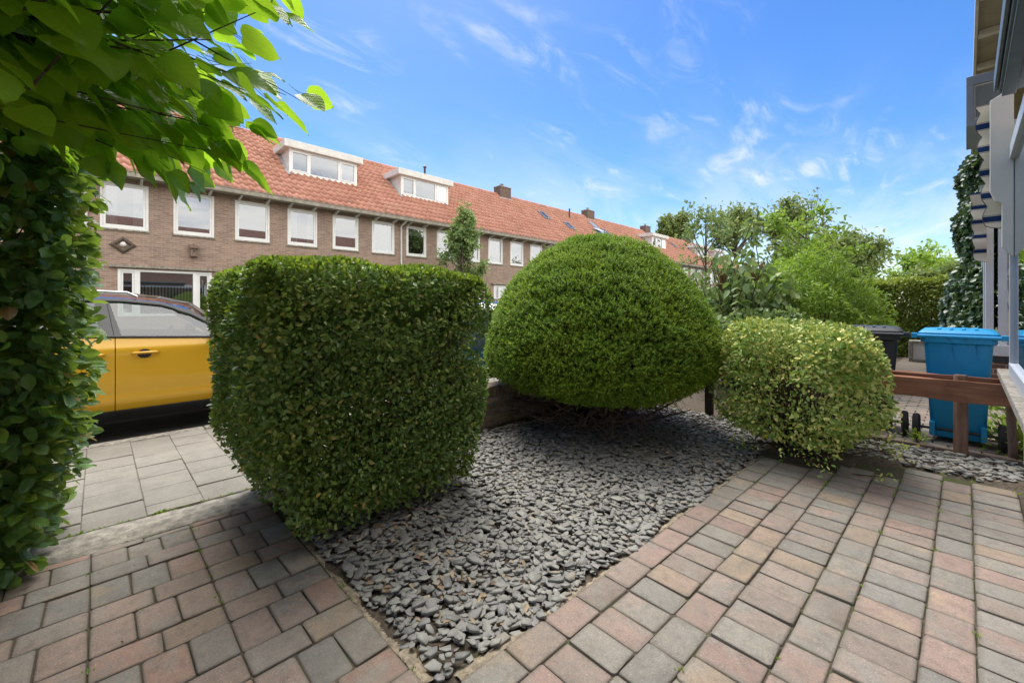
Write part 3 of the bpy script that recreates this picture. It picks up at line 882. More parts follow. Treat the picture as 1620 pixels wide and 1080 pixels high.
# ================================================================== YEW DOME
def yew():
    c = np.array((3.93, 2.62, 0.0)); Rr = 1.21
    t = tag(empty('clipped_yew', tuple(c)), 'large rounded yew dome clipped smooth over the slate bed', 'shrub')
    prof = [(0.40, 0.60), (0.48, 0.84), (0.58, 0.955), (0.75, 1.0), (0.95, 0.985), (1.15, 0.93), (1.35, 0.845), (1.55, 0.735), (1.72, 0.60), (1.86, 0.44), (1.96, 0.25), (2.0, 0.0)]
    pz = np.array([p[0] for p in prof]); pr = np.array([p[1] for p in prof]) * Rr
    seg = np.r_[0, np.cumsum(np.hypot(np.diff(pz), np.diff(pr)))]
    def sample(n):
        s = rng.uniform(0, seg[-1], n * 3)
        r = np.interp(s, seg, pr); z = np.interp(s, seg, pz)
        keep = rng.uniform(0, Rr, len(s)) < r + .02
        s, r, z = s[keep][:n], r[keep][:n], z[keep][:n]
        th = rng.uniform(0, 2 * np.pi, len(s))
        dz = np.interp(s + .02, seg, pz) - np.interp(s - .02, seg, pz); dr = np.interp(s + .02, seg, pr) - np.interp(s - .02, seg, pr)
        N = unit(np.c_[dz * np.cos(th), dz * np.sin(th), -dr])
        P = np.c_[r * np.cos(th), r * np.sin(th), z]
        P += N * (lumps(P, .035, 3.0, 21) + lumps(P, .02, 8, 22) + lumps(P, .012, 20, 23))[:, None]
        P[:, 2] += lumps(P * np.array((1, 1, 0)), .10, 3.5, 27) * np.clip((.75 - z) / .45, 0, 1)
        return P, N
    # sprig: short needles round a shoot
    TV, TF = [], []
    for i in range(8):
        a = i * 2.4; u = 0.05 + 0.8 * i / 8
        d = np.array((math.cos(a), math.sin(a)))
        base = np.array((u, 0, 0)); tip = np.array((u + .26, d[0] * .42 * (1.15 - u), d[1] * .42 * (1.15 - u)))
        side = np.array((0, -d[1], d[0])) * .11
        TV += [base - side, base + side, tip]; TF.append((3 * i, 3 * i + 1, 3 * i + 2))
    TV, TF = np.array(TV), np.array(TF)
    def layer(n, i0, i1, s0, s1, nm):
        P, N = sample(n)
        # clipped clumps: sprigs gather into tufts with darker gaps between
        g = lumps(P, 1, 34, 31) + lumps(P, .9, 60, 32)
        P = P - N * (i0 + (i1 - i0) * rng.uniform(0, 1, (len(P), 1)) + np.clip(-g, 0, 1)[:, None] * .036)
        n = len(P)
        D = N * .75 + rand_dirs(n) * .55 + np.array((0, 0, .35))
        V, F = leaf_cloud(P, D, rand_dirs(n), rng.uniform(s0, s1, n), TV, TF)
        tag(link(nm, np_mesh(nm, V, F, MAT['yew']), t), kind='stuff')
    layer(44000, -.01, .02, .036, .056, 'foliage')
    layer(26000, .03, .10, .045, .07, 'foliage')
    P, N = sample(900)
    k = len(P)
    V, F = leaf_cloud(P, N * .8 + rand_dirs(k) * .3 + np.array((0, 0, .5)), rand_dirs(k), rng.uniform(.06, .10, k), TV * np.array((1, .6, .6)), TF)
    tag(link('stray_shoots', np_mesh('stray_shoots', V, F, MAT['yew']), t), kind='stuff')
    # inner branchwork, bare below the skirt
    roots, tips = [], []
    for i in range(170):
        a = rng.uniform(0, 6.28); rr = rng.uniform(.25, .95) * Rr
        zt = rng.uniform(.25, 1.7) * (1 - .3 * (rr / Rr) ** 2)
        roots.append((rng.normal(0, .10), rng.normal(0, .10), rng.uniform(-.02, .3))); tips.append((rr * math.cos(a), rr * math.sin(a), zt))
    twigs('branches', t, roots, tips, .022, MAT['twig'], .25)
    roots, tips = [], []
    for i in range(260):
        a = rng.uniform(2.6, 6.3); r0 = rng.uniform(.3, .8)
        roots.append((r0 * math.cos(a), r0 * math.sin(a), rng.uniform(.08, .4))); a += rng.normal(0, .4); r1 = r0 + rng.uniform(.05, .3)
        tips.append((r1 * math.cos(a), r1 * math.sin(a), rng.uniform(.02, .45)))
    twigs('dead_twigs', t, roots, tips, .0045, MAT['deadtwig'], .4, 4)
    # dense inner mass of old wood and shed needles
    rows = []
    for k in range(12):
        zz = .50 + 1.28 * k / 11
        rr = float(np.interp(zz + .08, pz, pr)) * .86 if k < 11 else .02
        rows.append([(rr * math.cos(a) * (1 + .05 * math.sin(5 * a + k)), rr * math.sin(a) * (1 + .05 * math.sin(5 * a + k)), zz) for a in np.linspace(0, 2 * math.pi, 40, endpoint=False)])
    MB().grid(rows, closed=True).build('inner_wood', MAT['twig'], t, smooth=180)
    return t
yew()

# ================================================================== VARIEGATED BUSH
def varieg():
    c = np.array((4.44, 0.84, 0.0))
    t = tag(empty('variegated_shrub', tuple(c)), 'rounded shrub with cream and green variegated leaves at the patio edge', 'shrub')
    def pts(n, ins):
        d = rand_dirs(n); d[:, 2] = np.abs(d[:, 2]) * np.where(rng.uniform(size=n) < .72, 1, -1)
        p = np.sign(d) * np.abs(d) ** .70
        P = p * np.array((.64, .60, .53)) + np.array((0, 0, .62))
        low = np.clip((.5 - P[:, 2]) / .4, 0, 1)
        P[:, :2] *= (1 - .14 * low)[:, None]
        N = unit(p * np.array((1, 1, 1.2)))
        P += N * (lumps(P, .11, 4.0, 41) + lumps(P, .06, 10, 42))[:, None]
        P -= N * (rng.uniform(0, 1, (n, 1)) ** 1.4 * ins)
        return P, N
    for n, ins, s0, s1 in ((14000, .30, .028, .046), (7500, .06, .030, .050)):
        P, N = pts(n, ins)
        kp = (lumps(P, 1, 9, 45) + lumps(P, .8, 19, 46) > -.55) | (rng.uniform(size=n) < .3)
        P, N = P[kp], N[kp]; n = len(P)
        V, F = leaf_cloud(P, N * .6 + rand_dirs(n) * .75, N * .6 + rand_dirs(n) * .7 + np.array((0, 0, .5)), rng.uniform(s0, s1, n))
        tag(link('foliage', np_mesh('foliage', V, F, MAT['varieg']), t), kind='stuff')
    # stray low shoots
    PP = []
    roots, tips = [], []
    for i in range(26):
        a = rng.uniform(2.4, 5.6); r = rng.uniform(.45, .72)
        tip = np.array((r * math.cos(a), r * math.sin(a), rng.uniform(.04, .28)))
        roots.append((rng.normal(0, .08), rng.normal(0, .08), .05)); tips.append(tuple(tip))
        PP.append(tip + rng.normal(0, .035, (16, 3)))
    P = np.vstack(PP); P[:, 2] = np.maximum(P[:, 2], .015); n = len(P)
    V, F = leaf_cloud(P, rand_dirs(n) + np.array((0, 0, .2)), rand_dirs(n) * .6 + np.array((0, 0, 1)), rng.uniform(.024, .036, n))
    tag(link('low_shoots', np_mesh('low_shoots', V, F, MAT['varieg']), t), kind='stuff')
    for i in range(130):
        a = rng.uniform(0, 6.28); r = rng.uniform(.2, .55)
        roots.append((rng.normal(0, .07), rng.normal(0, .07), -.02)); tips.append((r * math.cos(a), r * math.sin(a), rng.uniform(.3, 1.1)))
    twigs('branches', t, roots, tips, .010, MAT['twig'], .25)
    return t
varieg()

# ================================================================== LARGE LEAVES (object leaves)
def set_leaf_uv(me, hw):
    V = np.empty(len(me.vertices) * 3, np.float32); me.vertices.foreach_get('co', V); V = V.reshape(-1, 3)
    L = np.empty(len(me.loops), np.int32); me.loops.foreach_get('vertex_index', L)
    U = np.c_[V[L, 0], V[L, 1] / (2 * hw) + .5].astype(np.float32)
    me.attributes['leafuv'].data.foreach_set('vector', U.ravel())
def leaf_mesh(kind, seed, mat):
    """a single leaf, base at origin, along +x, length 1; veins pressed in"""
    r = random.Random(seed)
    if kind == 'heart':
        prof = [(0, .0), (-.05, .17), (.02, .36), (.14, .46), (.30, .50), (.46, .46), (.62, .38), (.76, .27), (.88, .14), (1.0, .0)]
    else:
        prof = [(0, .0), (.05, .11), (.14, .20), (.27, .275), (.42, .30), (.57, .28), (.70, .23), (.82, .155), (.92, .07), (1.0, .0)]
    curl, fold, wav = r.uniform(.1, .38), r.uniform(.08, .3), r.uniform(.015, .045)
    nrow = len(prof)
    cols = (-1, -.66, -.33, 0, .33, .66, 1)
    V = []
    ph = r.uniform(0, 6)
    for i, (x, w) in enumerate(prof):
        jag = 1 + (r.uniform(-.07, .05) if 1 < i < nrow - 1 else 0)
        mid_x = max(x, 0) if kind == 'heart' else x
        for cc in cols:
            xx = mid_x + (x - mid_x) * abs(cc) + (-.03 * abs(cc) if kind != 'heart' else 0) * w
            y = cc * w * jag
            z = abs(y) * fold - curl * xx * xx * .5 + wav * math.sin(9 * xx + ph + 2 * cc) * abs(cc)
            if i % 2 and abs(cc) in (.33, .66): z += .012
            V.append((xx, y, z))
    F = []
    k = len(cols)
    for i in range(nrow - 1):
        for j in range(k - 1):
            F.append((i * k + j, i * k + j + 1, (i + 1) * k + j + 1, (i + 1) * k + j))
    m = MB(); m.add(V, F)
    if kind == 'heart':
        m.tube([(-.55, 0, .10), (-.25, 0, .03), (0, 0, 0)], [.009, .010, .013], 4, cap=False)
    me = m.mesh('leaf', mat, smooth=180)
    me.attributes.new('leafuv', 'FLOAT2', 'CORNER')
    set_leaf_uv(me, .5 if kind == 'heart' else .3)
    return me
BIG = [leaf_mesh('heart', 300 + i, MAT['bigleaf']) for i in range(8)]
BEECH = [leaf_mesh('oval', 400 + i, MAT['beech']) for i in range(6)]
def frame_rot(D, N):
    D = Vector(D).normalized(); B = Vector(N).cross(D).normalized(); Z = D.cross(B)
    return Matrix((D, B, Z)).transposed().to_euler()
def me_arrays(me):
    V = np.empty(len(me.vertices) * 3, np.float32); me.vertices.foreach_get('co', V); V = V.reshape(-1, 3)
    T = []
    for p in me.polygons:
        vs = list(p.vertices)
        for i in range(1, len(vs) - 1): T.append((vs[0], vs[i], vs[i + 1]))
    return V.astype(float), np.array(T)
def in_view(p):
    d = p[0] * math.cos(YAW) + p[1] * math.sin(YAW); l = p[0] * math.sin(YAW) - p[1] * math.cos(YAW)
    if d < .2: return False, 9
    u = 810 + 662 * l / d; v = 482 + 662 * (CAM_H - p[2]) / d
    return (-60 < u < 1680 and -60 < v < 1140), d
def place_leaves(t, specs, meshes, mat, limit=300):
    """specs (P, D, N, size): the ones that show largest become objects, the rest one mesh"""
    order = []
    for i, (P, D, N, s) in enumerate(specs):
        ok, d = in_view(P)
        order.append((0 if ok else 1, d / s, i))
    order.sort()
    objs = set(i for k, _, i in order[:limit] if k == 0)
    arr = [me_arrays(m) for m in meshes]
    VV, FF, UU, b0 = [], [], [], 0
    base = np.array(t.location)
    hw = .5 if mat == MAT['bigleaf'] else .3
    for i, (P, D, N, s) in enumerate(specs):
        k = int(rng.integers(0, len(meshes)))
        e = frame_rot(D, N)
        if i in objs:
            link('leaf', meshes[k], t, np.array(P) - base, e, (s, s, s))
        else:
            V, F = arr[k]
            Mx = np.array(e.to_matrix())
            VV.append((V * s) @ Mx.T + np.array(P) - base); FF.append(F + b0); b0 += len(V)
            UU.append(np.c_[V[:, 0], V[:, 1] / (2 * hw) + .5])
    if VV:
        me = np_mesh('foliage', np.vstack(VV), np.vstack(FF), mat, smooth=True)
        me.attributes.new('leafuv', 'FLOAT2', 'CORNER')
        me.attributes['leafuv'].data.foreach_set('vector', np.vstack(UU)[np.vstack(FF).ravel()].astype(np.float32).ravel())
        tag(link('foliage', me, t), kind='stuff')

def globe_tree():
    base = np.array((-.80, 2.25, 0.0)); C = np.array((-.34, 2.09, 2.56))
    t = tag(empty('broadleaf_tree', tuple(base)), 'small tree with big heart-shaped bright green leaves reaching in above the hedge', 'tree')
    m = MB()
    m.tube([(0, 0, -.03), (.02, .01, 1.0), (.06, -.02, 1.7), (.2, -.05, 2.1)], [.06, .052, .05, .05], 10)
    m.build('trunk', MAT['bark'], t, smooth=180)
    specs, tips, roots = [], [], []
    RX = np.array((1.10, 1.05, .95))
    head = base + np.array((.2, -.05, 2.1))
    for i in range(270):
        d = rand_dirs(1)[0]
        if d[2] < -.75: d[2] *= .5
        d = unit(d)
        f = rng.uniform(.62, 1.0)
        tip = C + d * RX * f
        if np.hypot(tip[0], tip[1]) < 1.05: continue          # keeps clear of the path's headroom by the camera
        roots.append(head - base + rng.normal(0, .05, 3)); tips.append(tip - base)
        nl = 13 if f > .8 else 8
        sd = unit(tip - head)
        for k in range(nl):
            q = head + (tip - head) * (1 - .058 * k + rng.uniform(-.05, .05))
            off = unit(rng.normal(size=3) + sd * .6 + np.array((0, 0, -.35)))
            D = unit(sd * .55 + off * .55 + np.array((.32, -.15, -.62)))
            N = unit(np.array((.1, -.3, .75)) + rng.normal(0, .38, 3))
            s = rng.uniform(.085, .155)
            specs.append((q + off * .07, D, N, s))
    twigs('branches', t, roots, tips, .006, MAT['twig'], .3)
    place_leaves(t, specs, BIG, MAT['bigleaf'])
    return t
globe_tree()

def beech_hedge():
    t = tag(empty('beech_hedge', (-.75, 3.25, 0)), 'tall dark green beech hedge at the left side of the path', 'hedge')
    n = 11000
    P, N = round_box_points(n, -.86, 3.32, .02, 2.55, .78, .42, .14, {'x-': .25, 'y+': .6})
    k = np.clip((.7 - P[:, 2]) / .7, 0, 1)
    P[:, 0] -= .13 * k * (P[:, 0] > -.6)
    P += N * (lumps(P, .05, 3.5, 51) + lumps(P, .03, 8, 52))[:, None]
    P -= N * rng.uniform(0, .22, (len(P), 1)) ** 1.0
    specs = []
    for p, nn in zip(P, N):
        D = unit(nn * .5 + rng.normal(0, .45, 3) + np.array((.15, -.1, -.15)))
        Nr = unit(nn * .55 + np.array((0, 0, .8)) + rng.normal(0, .4, 3))
        specs.append((p, D, Nr, rng.uniform(.055, .098)))
    place_leaves(t, specs, BEECH, MAT['beech'])
    m_ = 9000                                            # older leaves deep inside
    Q = np.c_[rng.uniform(-1.5, -.24, m_), rng.uniform(3.05, 3.62, m_), rng.uniform(.05, 2.4, m_)]
    V, F = leaf_cloud(Q, rand_dirs(m_), rand_dirs(m_) * .7 + np.array((0, -.3, .6)), rng.uniform(.06, .09, m_), OVAL_V * np.array((1, 1.15, 1)))
    tag(link('inner_leaves', np_mesh('inner_leaves', V - np.array(t.location), F, MAT['privet']), t), kind='stuff')
    roots, tips = [], []
    for i in range(170):
        x, y, z = rng.uniform(-1.5, -.4), rng.uniform(3.1, 3.6), rng.uniform(.0, 2.0)
        roots.append(np.array((x, y, z)) - np.array(t.location)); tips.append(np.array((min(-.25, x + rng.normal(.1, .2)), max(3.02, y + rng.normal(-.05, .2)), z + rng.uniform(.2, .6))) - np.array(t.location))
    twigs('branches', t, roots, tips, .012, MAT['twig'])
    return t
beech_hedge()
# ================================================================== TERRACE OF HOUSES ACROSS THE STREET
HW = 4.992; HX0 = -0.28; HY = 17.0
EAVE_Y, EAVE_Z, RIDGE_Y, RIDGE_Z = -0.42, 5.20, 3.75, 8.70
UPW = [(0.305 + 1.664 * j, 0.305 + 1.664 * j + 1.07, 3.55, 4.93) for j in range(3)]
BAY = (0.68, 2.97, 0.95, 2.37)
DOOR = (3.55, 4.50, 0.12, 2.37)
def holed_wall(m, w, h, holes, depth):
    xs = sorted({0, w, *[a for q in holes for a in q[:2]]}); zs = sorted({0, h, *[a for q in holes for a in q[2:]]})
    for i in range(len(xs) - 1):
        for j in range(len(zs) - 1):
            cx, cz = (xs[i] + xs[i + 1]) / 2, (zs[j] + zs[j + 1]) / 2
            if any(q[0] < cx < q[1] and q[2] < cz < q[3] for q in holes): continue
            m.add([(xs[i], 0, zs[j]), (xs[i + 1], 0, zs[j]), (xs[i + 1], 0, zs[j + 1]), (xs[i], 0, zs[j + 1])], [(0, 1, 2, 3)])
    for (a, b_, c, d) in holes:
        m.add([(a, 0, c), (b_, 0, c), (b_, 0, d), (a, 0, d), (a, depth, c), (b_, depth, c), (b_, depth, d), (a, depth, d)],
              [(0, 4, 5, 1), (1, 5, 6, 2), (2, 6, 7, 3), (3, 7, 4, 0)])
def frame_ring(m, x0, x1, z0, z1, t, y0, y1):
    m.box(x0, x1, y0, y1, z0, z0 + t).box(x0, x1, y0, y1, z1 - t, z1)
    m.box(x0, x0 + t, y0 + .001, y1 - .001, z0 + t, z1 - t).box(x1 - t, x1, y0 + .001, y1 - .001, z0 + t, z1 - t)
w_ = MB(); holed_wall(w_, HW, 5.16, UPW + [BAY, DOOR], 0.12)
w_.box(0, HW, 7.4, 7.5, 0, 5.16); w_.box(0.0, 0.04, 0.14, 7.4, 0, 5.16)
WALL_ME = w_.mesh('wall', MAT['brick'])
for p in WALL_ME.polygons: pass
# frames of the upper windows: outer frame plus sash
f = MB(); frame_ring(f, 0, 1.07, 0, 1.38, .062, .005, .085); frame_ring(f, .065, 1.005, .065, 1.315, .058, .022, .075)
UPFRAME_ME = f.mesh('window', MAT['white'], bevel=.004, seg=1)
UPPANE_ME = np_mesh('pane', [(.12, .05, .12), (.95, .05, .12), (.95, .05, 1.26), (.12, .05, 1.26)], [(0, 1, 2, 3)], MAT['glass'])
SILL_ME = MB().box(-.03, 1.10, -.05, .11, -.055, -.003).mesh('window_sill', MAT['concrete'], bevel=.006, seg=1)
LINTEL_ME = None
cur = MB(); cur.grid([[(x, .15 + .022 * math.sin(x * 42), z) for x in np.linspace(.09, .98, 60)] for z in (.07, 1.31)])
CURTAIN_ME = cur.mesh('curtain', MAT['curtain'], smooth=180)
hcur = MB(); hcur.grid([[(x, .15 + .025 * math.sin(x * 50), z) for x in np.linspace(.09, .38, 26)] for z in (.07, 1.31)]); hcur.grid([[(x, .15 + .025 * math.sin(x * 50), z) for x in np.linspace(.72, .98, 24)] for z in (.07, 1.31)])
HALFCUR_ME = hcur.mesh('curtain', MAT['curtain'], smooth=180)
bl = MB().box(.09, .98, .14, .155, .95, 1.31); BLIND_ME = bl.mesh('curtain', MAT['offwhite'])
ROOM_ME = MB().box(.06, HW - .06, .6, .65, .1, 5.1).box(.06, HW - .06, .13, .64, 2.7, 2.78).mesh('interior', MAT['room'])
# big ground floor window
x0, x1, z0, z1 = BAY
f = MB(); frame_ring(f, x0, x1, z0, z1, .07, -.02, .09)
f.box(x0 + .37, x0 + .50, -.019, .089, z0 + .07, z1 - .07).box(x1 - .50, x1 - .37, -.019, .089, z0 + .07, z1 - .07)
frame_ring(f, x0 + .072, x0 + .368, z0 + .072, z1 - .072, .05, .0, .08); frame_ring(f, x1 - .368, x1 - .072, z0 + .072, z1 - .072, .05, .0, .08)
BAYF_ME = f.mesh('window', MAT['white'], bevel=.005, seg=1)
pn = MB()
for a, c in ((x0 + .12, x0 + .32), (x0 + .50, x1 - .50), (x1 - .32, x1 - .12)):
    pn.add([(a, .045, z0 + .07), (c, .045, z0 + .07), (c, .045, z1 - .07), (a, .045, z1 - .07)], [(0, 1, 2, 3)])
BAYP_ME = pn.mesh('pane', MAT['glass'])
BAYL_ME = MB().box(x0 - .19, x1 + .13, -.12, .0, z1 + .04, z1 + .12).mesh('lintel', MAT['concrete'], bevel=.006, seg=1)
bls = MB()
for i in range(16): bls.box(x0 + .55 + i * .08, x0 + .60 + i * .08, .2, .215, z0, z0 + .95)
BAYBL_ME = bls.mesh('curtain', MAT['curtain'])
x0, x1, z0, z1 = DOOR
f = MB(); frame_ring(f, x0, x1, z0, z1, .06, .01, .09); f.box(x0 + .06, x1 - .06, .03, .08, z0 + .06, z0 + 1.0).box(x0 + .06, x1 - .06, .03, .08, z1 - .45, z1 - .40)
f.box(x0 + .06, x0 + .20, .03, .08, z0 + 1.0, z1 - .45).box(x1 - .20, x1 - .06, .03, .08, z0 + 1.0, z1 - .45)
DOORF_ME = f.mesh('door', MAT['white'], bevel=.004, seg=1)
DOORP_ME = np_mesh('pane', [(x0 + .06, .055, z0 + .9), (x1 - .06, .055, z0 + .9), (x1 - .06, .055, z1 - .06), (x0 + .06, .055, z1 - .06)], [(0, 1, 2, 3)], MAT['glass'])
# roof: base slab + clay pantiles
SL = math.hypot(RIDGE_Y - EAVE_Y, RIDGE_Z - EAVE_Z)
sd = np.array((0, (RIDGE_Y - EAVE_Y) / SL, (RIDGE_Z - EAVE_Z) / SL)); sn = np.array((0, -sd[2], sd[1]))
def on_roof(x, s, h=0.0): return np.array((x, EAVE_Y, EAVE_Z)) + sd * s + sn * h
rf = MB(); rf.prism([(EAVE_Y, EAVE_Z - .10), (RIDGE_Y, RIDGE_Z - .10), (RIDGE_Y, RIDGE_Z - .01), (EAVE_Y, EAVE_Z - .01)], 'x', 0, HW)
rf.prism([(RIDGE_Y + .003, RIDGE_Z - .10), (7.9, 5.2), (7.9, 5.3), (RIDGE_Y + .003, RIDGE_Z - .01)], 'x', 0, HW)
ROOF_ME = rf.mesh('roof', MAT['tile'])
TW, TE, NC = HW / 20, 0.392, 20
NR = int(SL / TE)
V, F = [], []
for r_ in range(NR + 1):
    for c_ in range(NC):
        b0 = len(V)
        dz = random.uniform(-.006, .006)
        for k in range(3):
            for i in range(8):
                t = i / 7
                wv = .040 * math.sin(2 * math.pi * (t * 1.02)) * (1.0 if t < .5 else .75)
                x = (c_ + t * 1.03) * TW
                s = r_ * TE + (0, 0, min(TE * 1.12, SL - r_ * TE))[k]
                h = (-.01, .070, .010)[k] + wv + dz + (.006 * (1 - abs(2 * t - 1)) if k == 1 else 0)
                V.append(on_roof(x, s, h))
        for k in range(2):
            for i in range(7):
                F.append((b0 + k * 8 + i, b0 + k * 8 + i + 1, b0 + (k + 1) * 8 + i + 1, b0 + (k + 1) * 8 + i))
TILES_ME = np_mesh('roof_tiles', np.array(V), np.array(F), MAT['tile'])
rd = MB()
for i in range(15):
    a = i * HW / 15
    rd.lathe([(.115, -.175), (.125, -.172), (.125, .16), (.105, .175)], 10, Matrix.Translation((a + HW / 30, RIDGE_Y, RIDGE_Z - .005)) @ Matrix.Rotation(R(90), 4, 'Y'))
RIDGE_ME = rd.mesh('ridge_tiles', MAT['tile'], smooth=40)
g = MB(); g.box(0, HW, -.60, -.40, 5.02, 5.05).box(0, HW, -.60, -.575, 5.05, 5.16).box(0, HW, -.40, -.0, 5.06, 5.10).box(0, HW, -.62, -.572, 5.161, 5.178)
GUTTER_ME = g.mesh('gutter', MAT['gutter'], bevel=.006, seg=1)
BRK_ME = MB().prism([(-.50, 5.015), (0, 5.015), (0, 4.90), (-.06, 4.90)], 'x', -.03, .03).mesh('gutter_bracket', MAT['offwhite'])
PIPE_ME = MB().tube([(0, -.5, 5.03), (0, -.45, 4.98), (0, -.07, 4.86), (0, -.05, 4.75), (0, -.05, 0)], .04, 10).mesh('downpipe', MAT['offwhite'], smooth=60)
# dormer
DX0, DX1, DYF, DZ0, DZ1 = .72, 3.52, 1.22, 6.62, 7.58
def roof_y(z): return EAVE_Y + (z - EAVE_Z) * (RIDGE_Y - EAVE_Y) / (RIDGE_Z - EAVE_Z)
d = MB()
for xx in (DX0, DX1 - .06):
    d.prism([(DYF + .02, DZ0 - .12), (DYF + .02, DZ1), (roof_y(DZ1) + .1, DZ1)], 'x', xx, xx + .06)
d.box(DX0, DX1, DYF - .03, DYF + .05, DZ0 - .10, DZ0)
d.box(DX0 - .22, DX1 + .2, DYF - .20, roof_y(7.9), DZ1, DZ1 + .03)
d.box(DX0 - .22, DX1 + .2, DYF - .201, DYF - .16, DZ1 + .031, DZ1 + .29).box(DX0 - .221, DX0 - .18, DYF - .159, roof_y(7.88), DZ1 + .031, DZ1 + .29).box(DX1 + .16, DX1 + .201, DYF - .159, roof_y(7.88), DZ1 + .031, DZ1 + .29)
d.box(DX0 - .178, DX1 + .158, DYF - .158, roof_y(7.88), DZ1 + .25, DZ1 + .268)
DORM_ME = d.mesh('dormer', MAT['offwhite'], bevel=.004, seg=1)
DWX = [(.80, 1.50), (1.50, 2.72), (2.72, 3.44)]
f = MB(); frame_ring(f, DX0 + .005, DX1 - .005, DZ0, DZ1, .075, DYF - .02, DYF + .06)
for a in (1.50, 2.72): f.box(a - .04, a + .04, DYF - .019, DYF + .059, DZ0 + .075, DZ1 - .075)
frame_ring(f, .80, 1.455, DZ0 + .08, DZ1 - .08, .05, DYF - .035, DYF + .02); frame_ring(f, 2.765, 3.44, DZ0 + .08, DZ1 - .08, .05, DYF - .035, DYF + .02)
DORMF_ME = f.mesh('window', MAT['white'], bevel=.003, seg=1)
pn = MB()
for a, c in ((.85, 1.41), (1.54, 2.68), (2.81, 3.39)): pn.add([(a, DYF + .01, DZ0 + .08), (c, DYF + .01, DZ0 + .08), (c, DYF + .01, DZ1 - .08), (a, DYF + .01, DZ1 - .08)], [(0, 1, 2, 3)])
DORMP_ME = pn.mesh('pane', MAT['glass'])
DORMB_ME = MB().box(DX0 + .07, DX1 - .07, DYF + .25, DYF + .27, DZ0 - .05, DZ1).mesh('blind', MAT['curtain'])
FLASH_ME = MB().add([on_roof(DX0 - .14, (DYF - EAVE_Y) / sd[1] - .25, .07), on_roof(DX0 + .0, (DYF - EAVE_Y) / sd[1] - .25, .07), on_roof(DX0 + .0, (roof_y(DZ1) - EAVE_Y) / sd[1], .07), on_roof(DX0 - .14, (roof_y(DZ1) - EAVE_Y) / sd[1], .07)], [(0, 1, 2, 3)]).mesh('flashing', MAT['lead'])
# chimney on the party wall
c = MB().box(-.50, .50, RIDGE_Y - .32, RIDGE_Y + .32, RIDGE_Z - .75, RIDGE_Z + .52)
CHIM_ME = c.mesh('chimney', MAT['chimney_brick'])
CAP_ME = MB().box(-.53, .53, RIDGE_Y - .35, RIDGE_Y + .35, RIDGE_Z + .521, RIDGE_Z + .58).mesh('chimney_cap', MAT['concrete'], bevel=.01)
POT_ME = MB().lathe([(.09, .58), (.10, .62), (.08, .72), (.085, .74)], 12, Matrix.Translation((0, RIDGE_Y, RIDGE_Z))).tube([(.3, RIDGE_Y, RIDGE_Z + .58), (.3, RIDGE_Y, RIDGE_Z + .70)], .07, 10).box(-.2, .05, RIDGE_Y - .12, RIDGE_Y + .12, RIDGE_Z + .77, RIDGE_Z + .79).mesh('chimney_pot', MAT['lead'], smooth=40)
LFL_ME = MB().box(-.58, .58, RIDGE_Y - .42, RIDGE_Y - .30, RIDGE_Z - .40, RIDGE_Z - .22, Matrix.Identity(4)).mesh('flashing', MAT['lead'])
def roof_panel(x0, x1, s0, s1, h, th):
    vs = [on_roof(x, s, hh) for hh in (h, h + th) for s in (s0, s1) for x in (x0, x1)]
    return MB().add(vs, [(0, 2, 3, 1), (4, 5, 7, 6), (0, 1, 5, 4), (2, 6, 7, 3), (0, 4, 6, 2), (1, 3, 7, 5)])
SKY_ME = None
def skylight(h, x, s, open_=False):
    fr = MB(); 
    for a0, a1, b0, b1 in ((0, .62, 0, .07), (0, .62, .88, .95), (0, .07, .071, .879), (.55, .62, .071, .879)):
        q = roof_panel(x + a0, x + a1, s + b0, s + b1, .05, .09); fr.add(q.v, q.f)
    o = fr.build('skylight', MAT['greybox'], h)
    roof_panel(x + .07, x + .55, s + .07, s + .88, .09, .012).build('pane', MAT['mirror_glass'], o)
    if open_:
        MB().add([on_roof(x + .02, s + .95, .15), on_roof(x + .6, s + .95, .15), on_roof(x + .6, s + .08, .42), on_roof(x + .02, s + .08, .42)], [(0, 1, 2, 3)]).build('sash', MAT['white'], o, thick=.03)
MAT['panel'] = m_plain('solar_collector', (0.30, 0.32, 0.33), 0.22, 0.05, 4, metal=0.2, coat=0.4)
LABELS = {
    -1: 'terraced brick house with red tiled roof hidden behind the left hedge',
    0: 'terraced brick house with a wide white ground floor window behind the yellow car',
    1: 'terraced brick house with the left of the two near white roof dormers',
    2: 'terraced brick house whose dormer stands right of a tilted grey roof vent and behind the street tree',
    3: 'terraced brick house with plain roof and net curtains left of the first tall chimney',
    4: 'terraced brick house with a downpipe and two small skylights right of the first chimney',
    5: 'terraced brick house with skylights and a long solar panel on its red roof',
    6: 'terraced brick house right of the second chimney with plain red roof behind the yew',
    7: 'terraced brick house with a boxy white dormer just above the yew dome',
    8: 'terraced brick house with one skylight between the two far dormers',
    9: 'terraced brick house with the low white dormer right of the yew dome',
    10: 'terraced brick house with the last white dormer seen before the shrubs',
    11: 'terraced brick house at the far end of the row behind the shrubs'}
LABELS[2] = 'terraced brick house with the right of the two near dormers, behind the small tree'
MIRR = {}
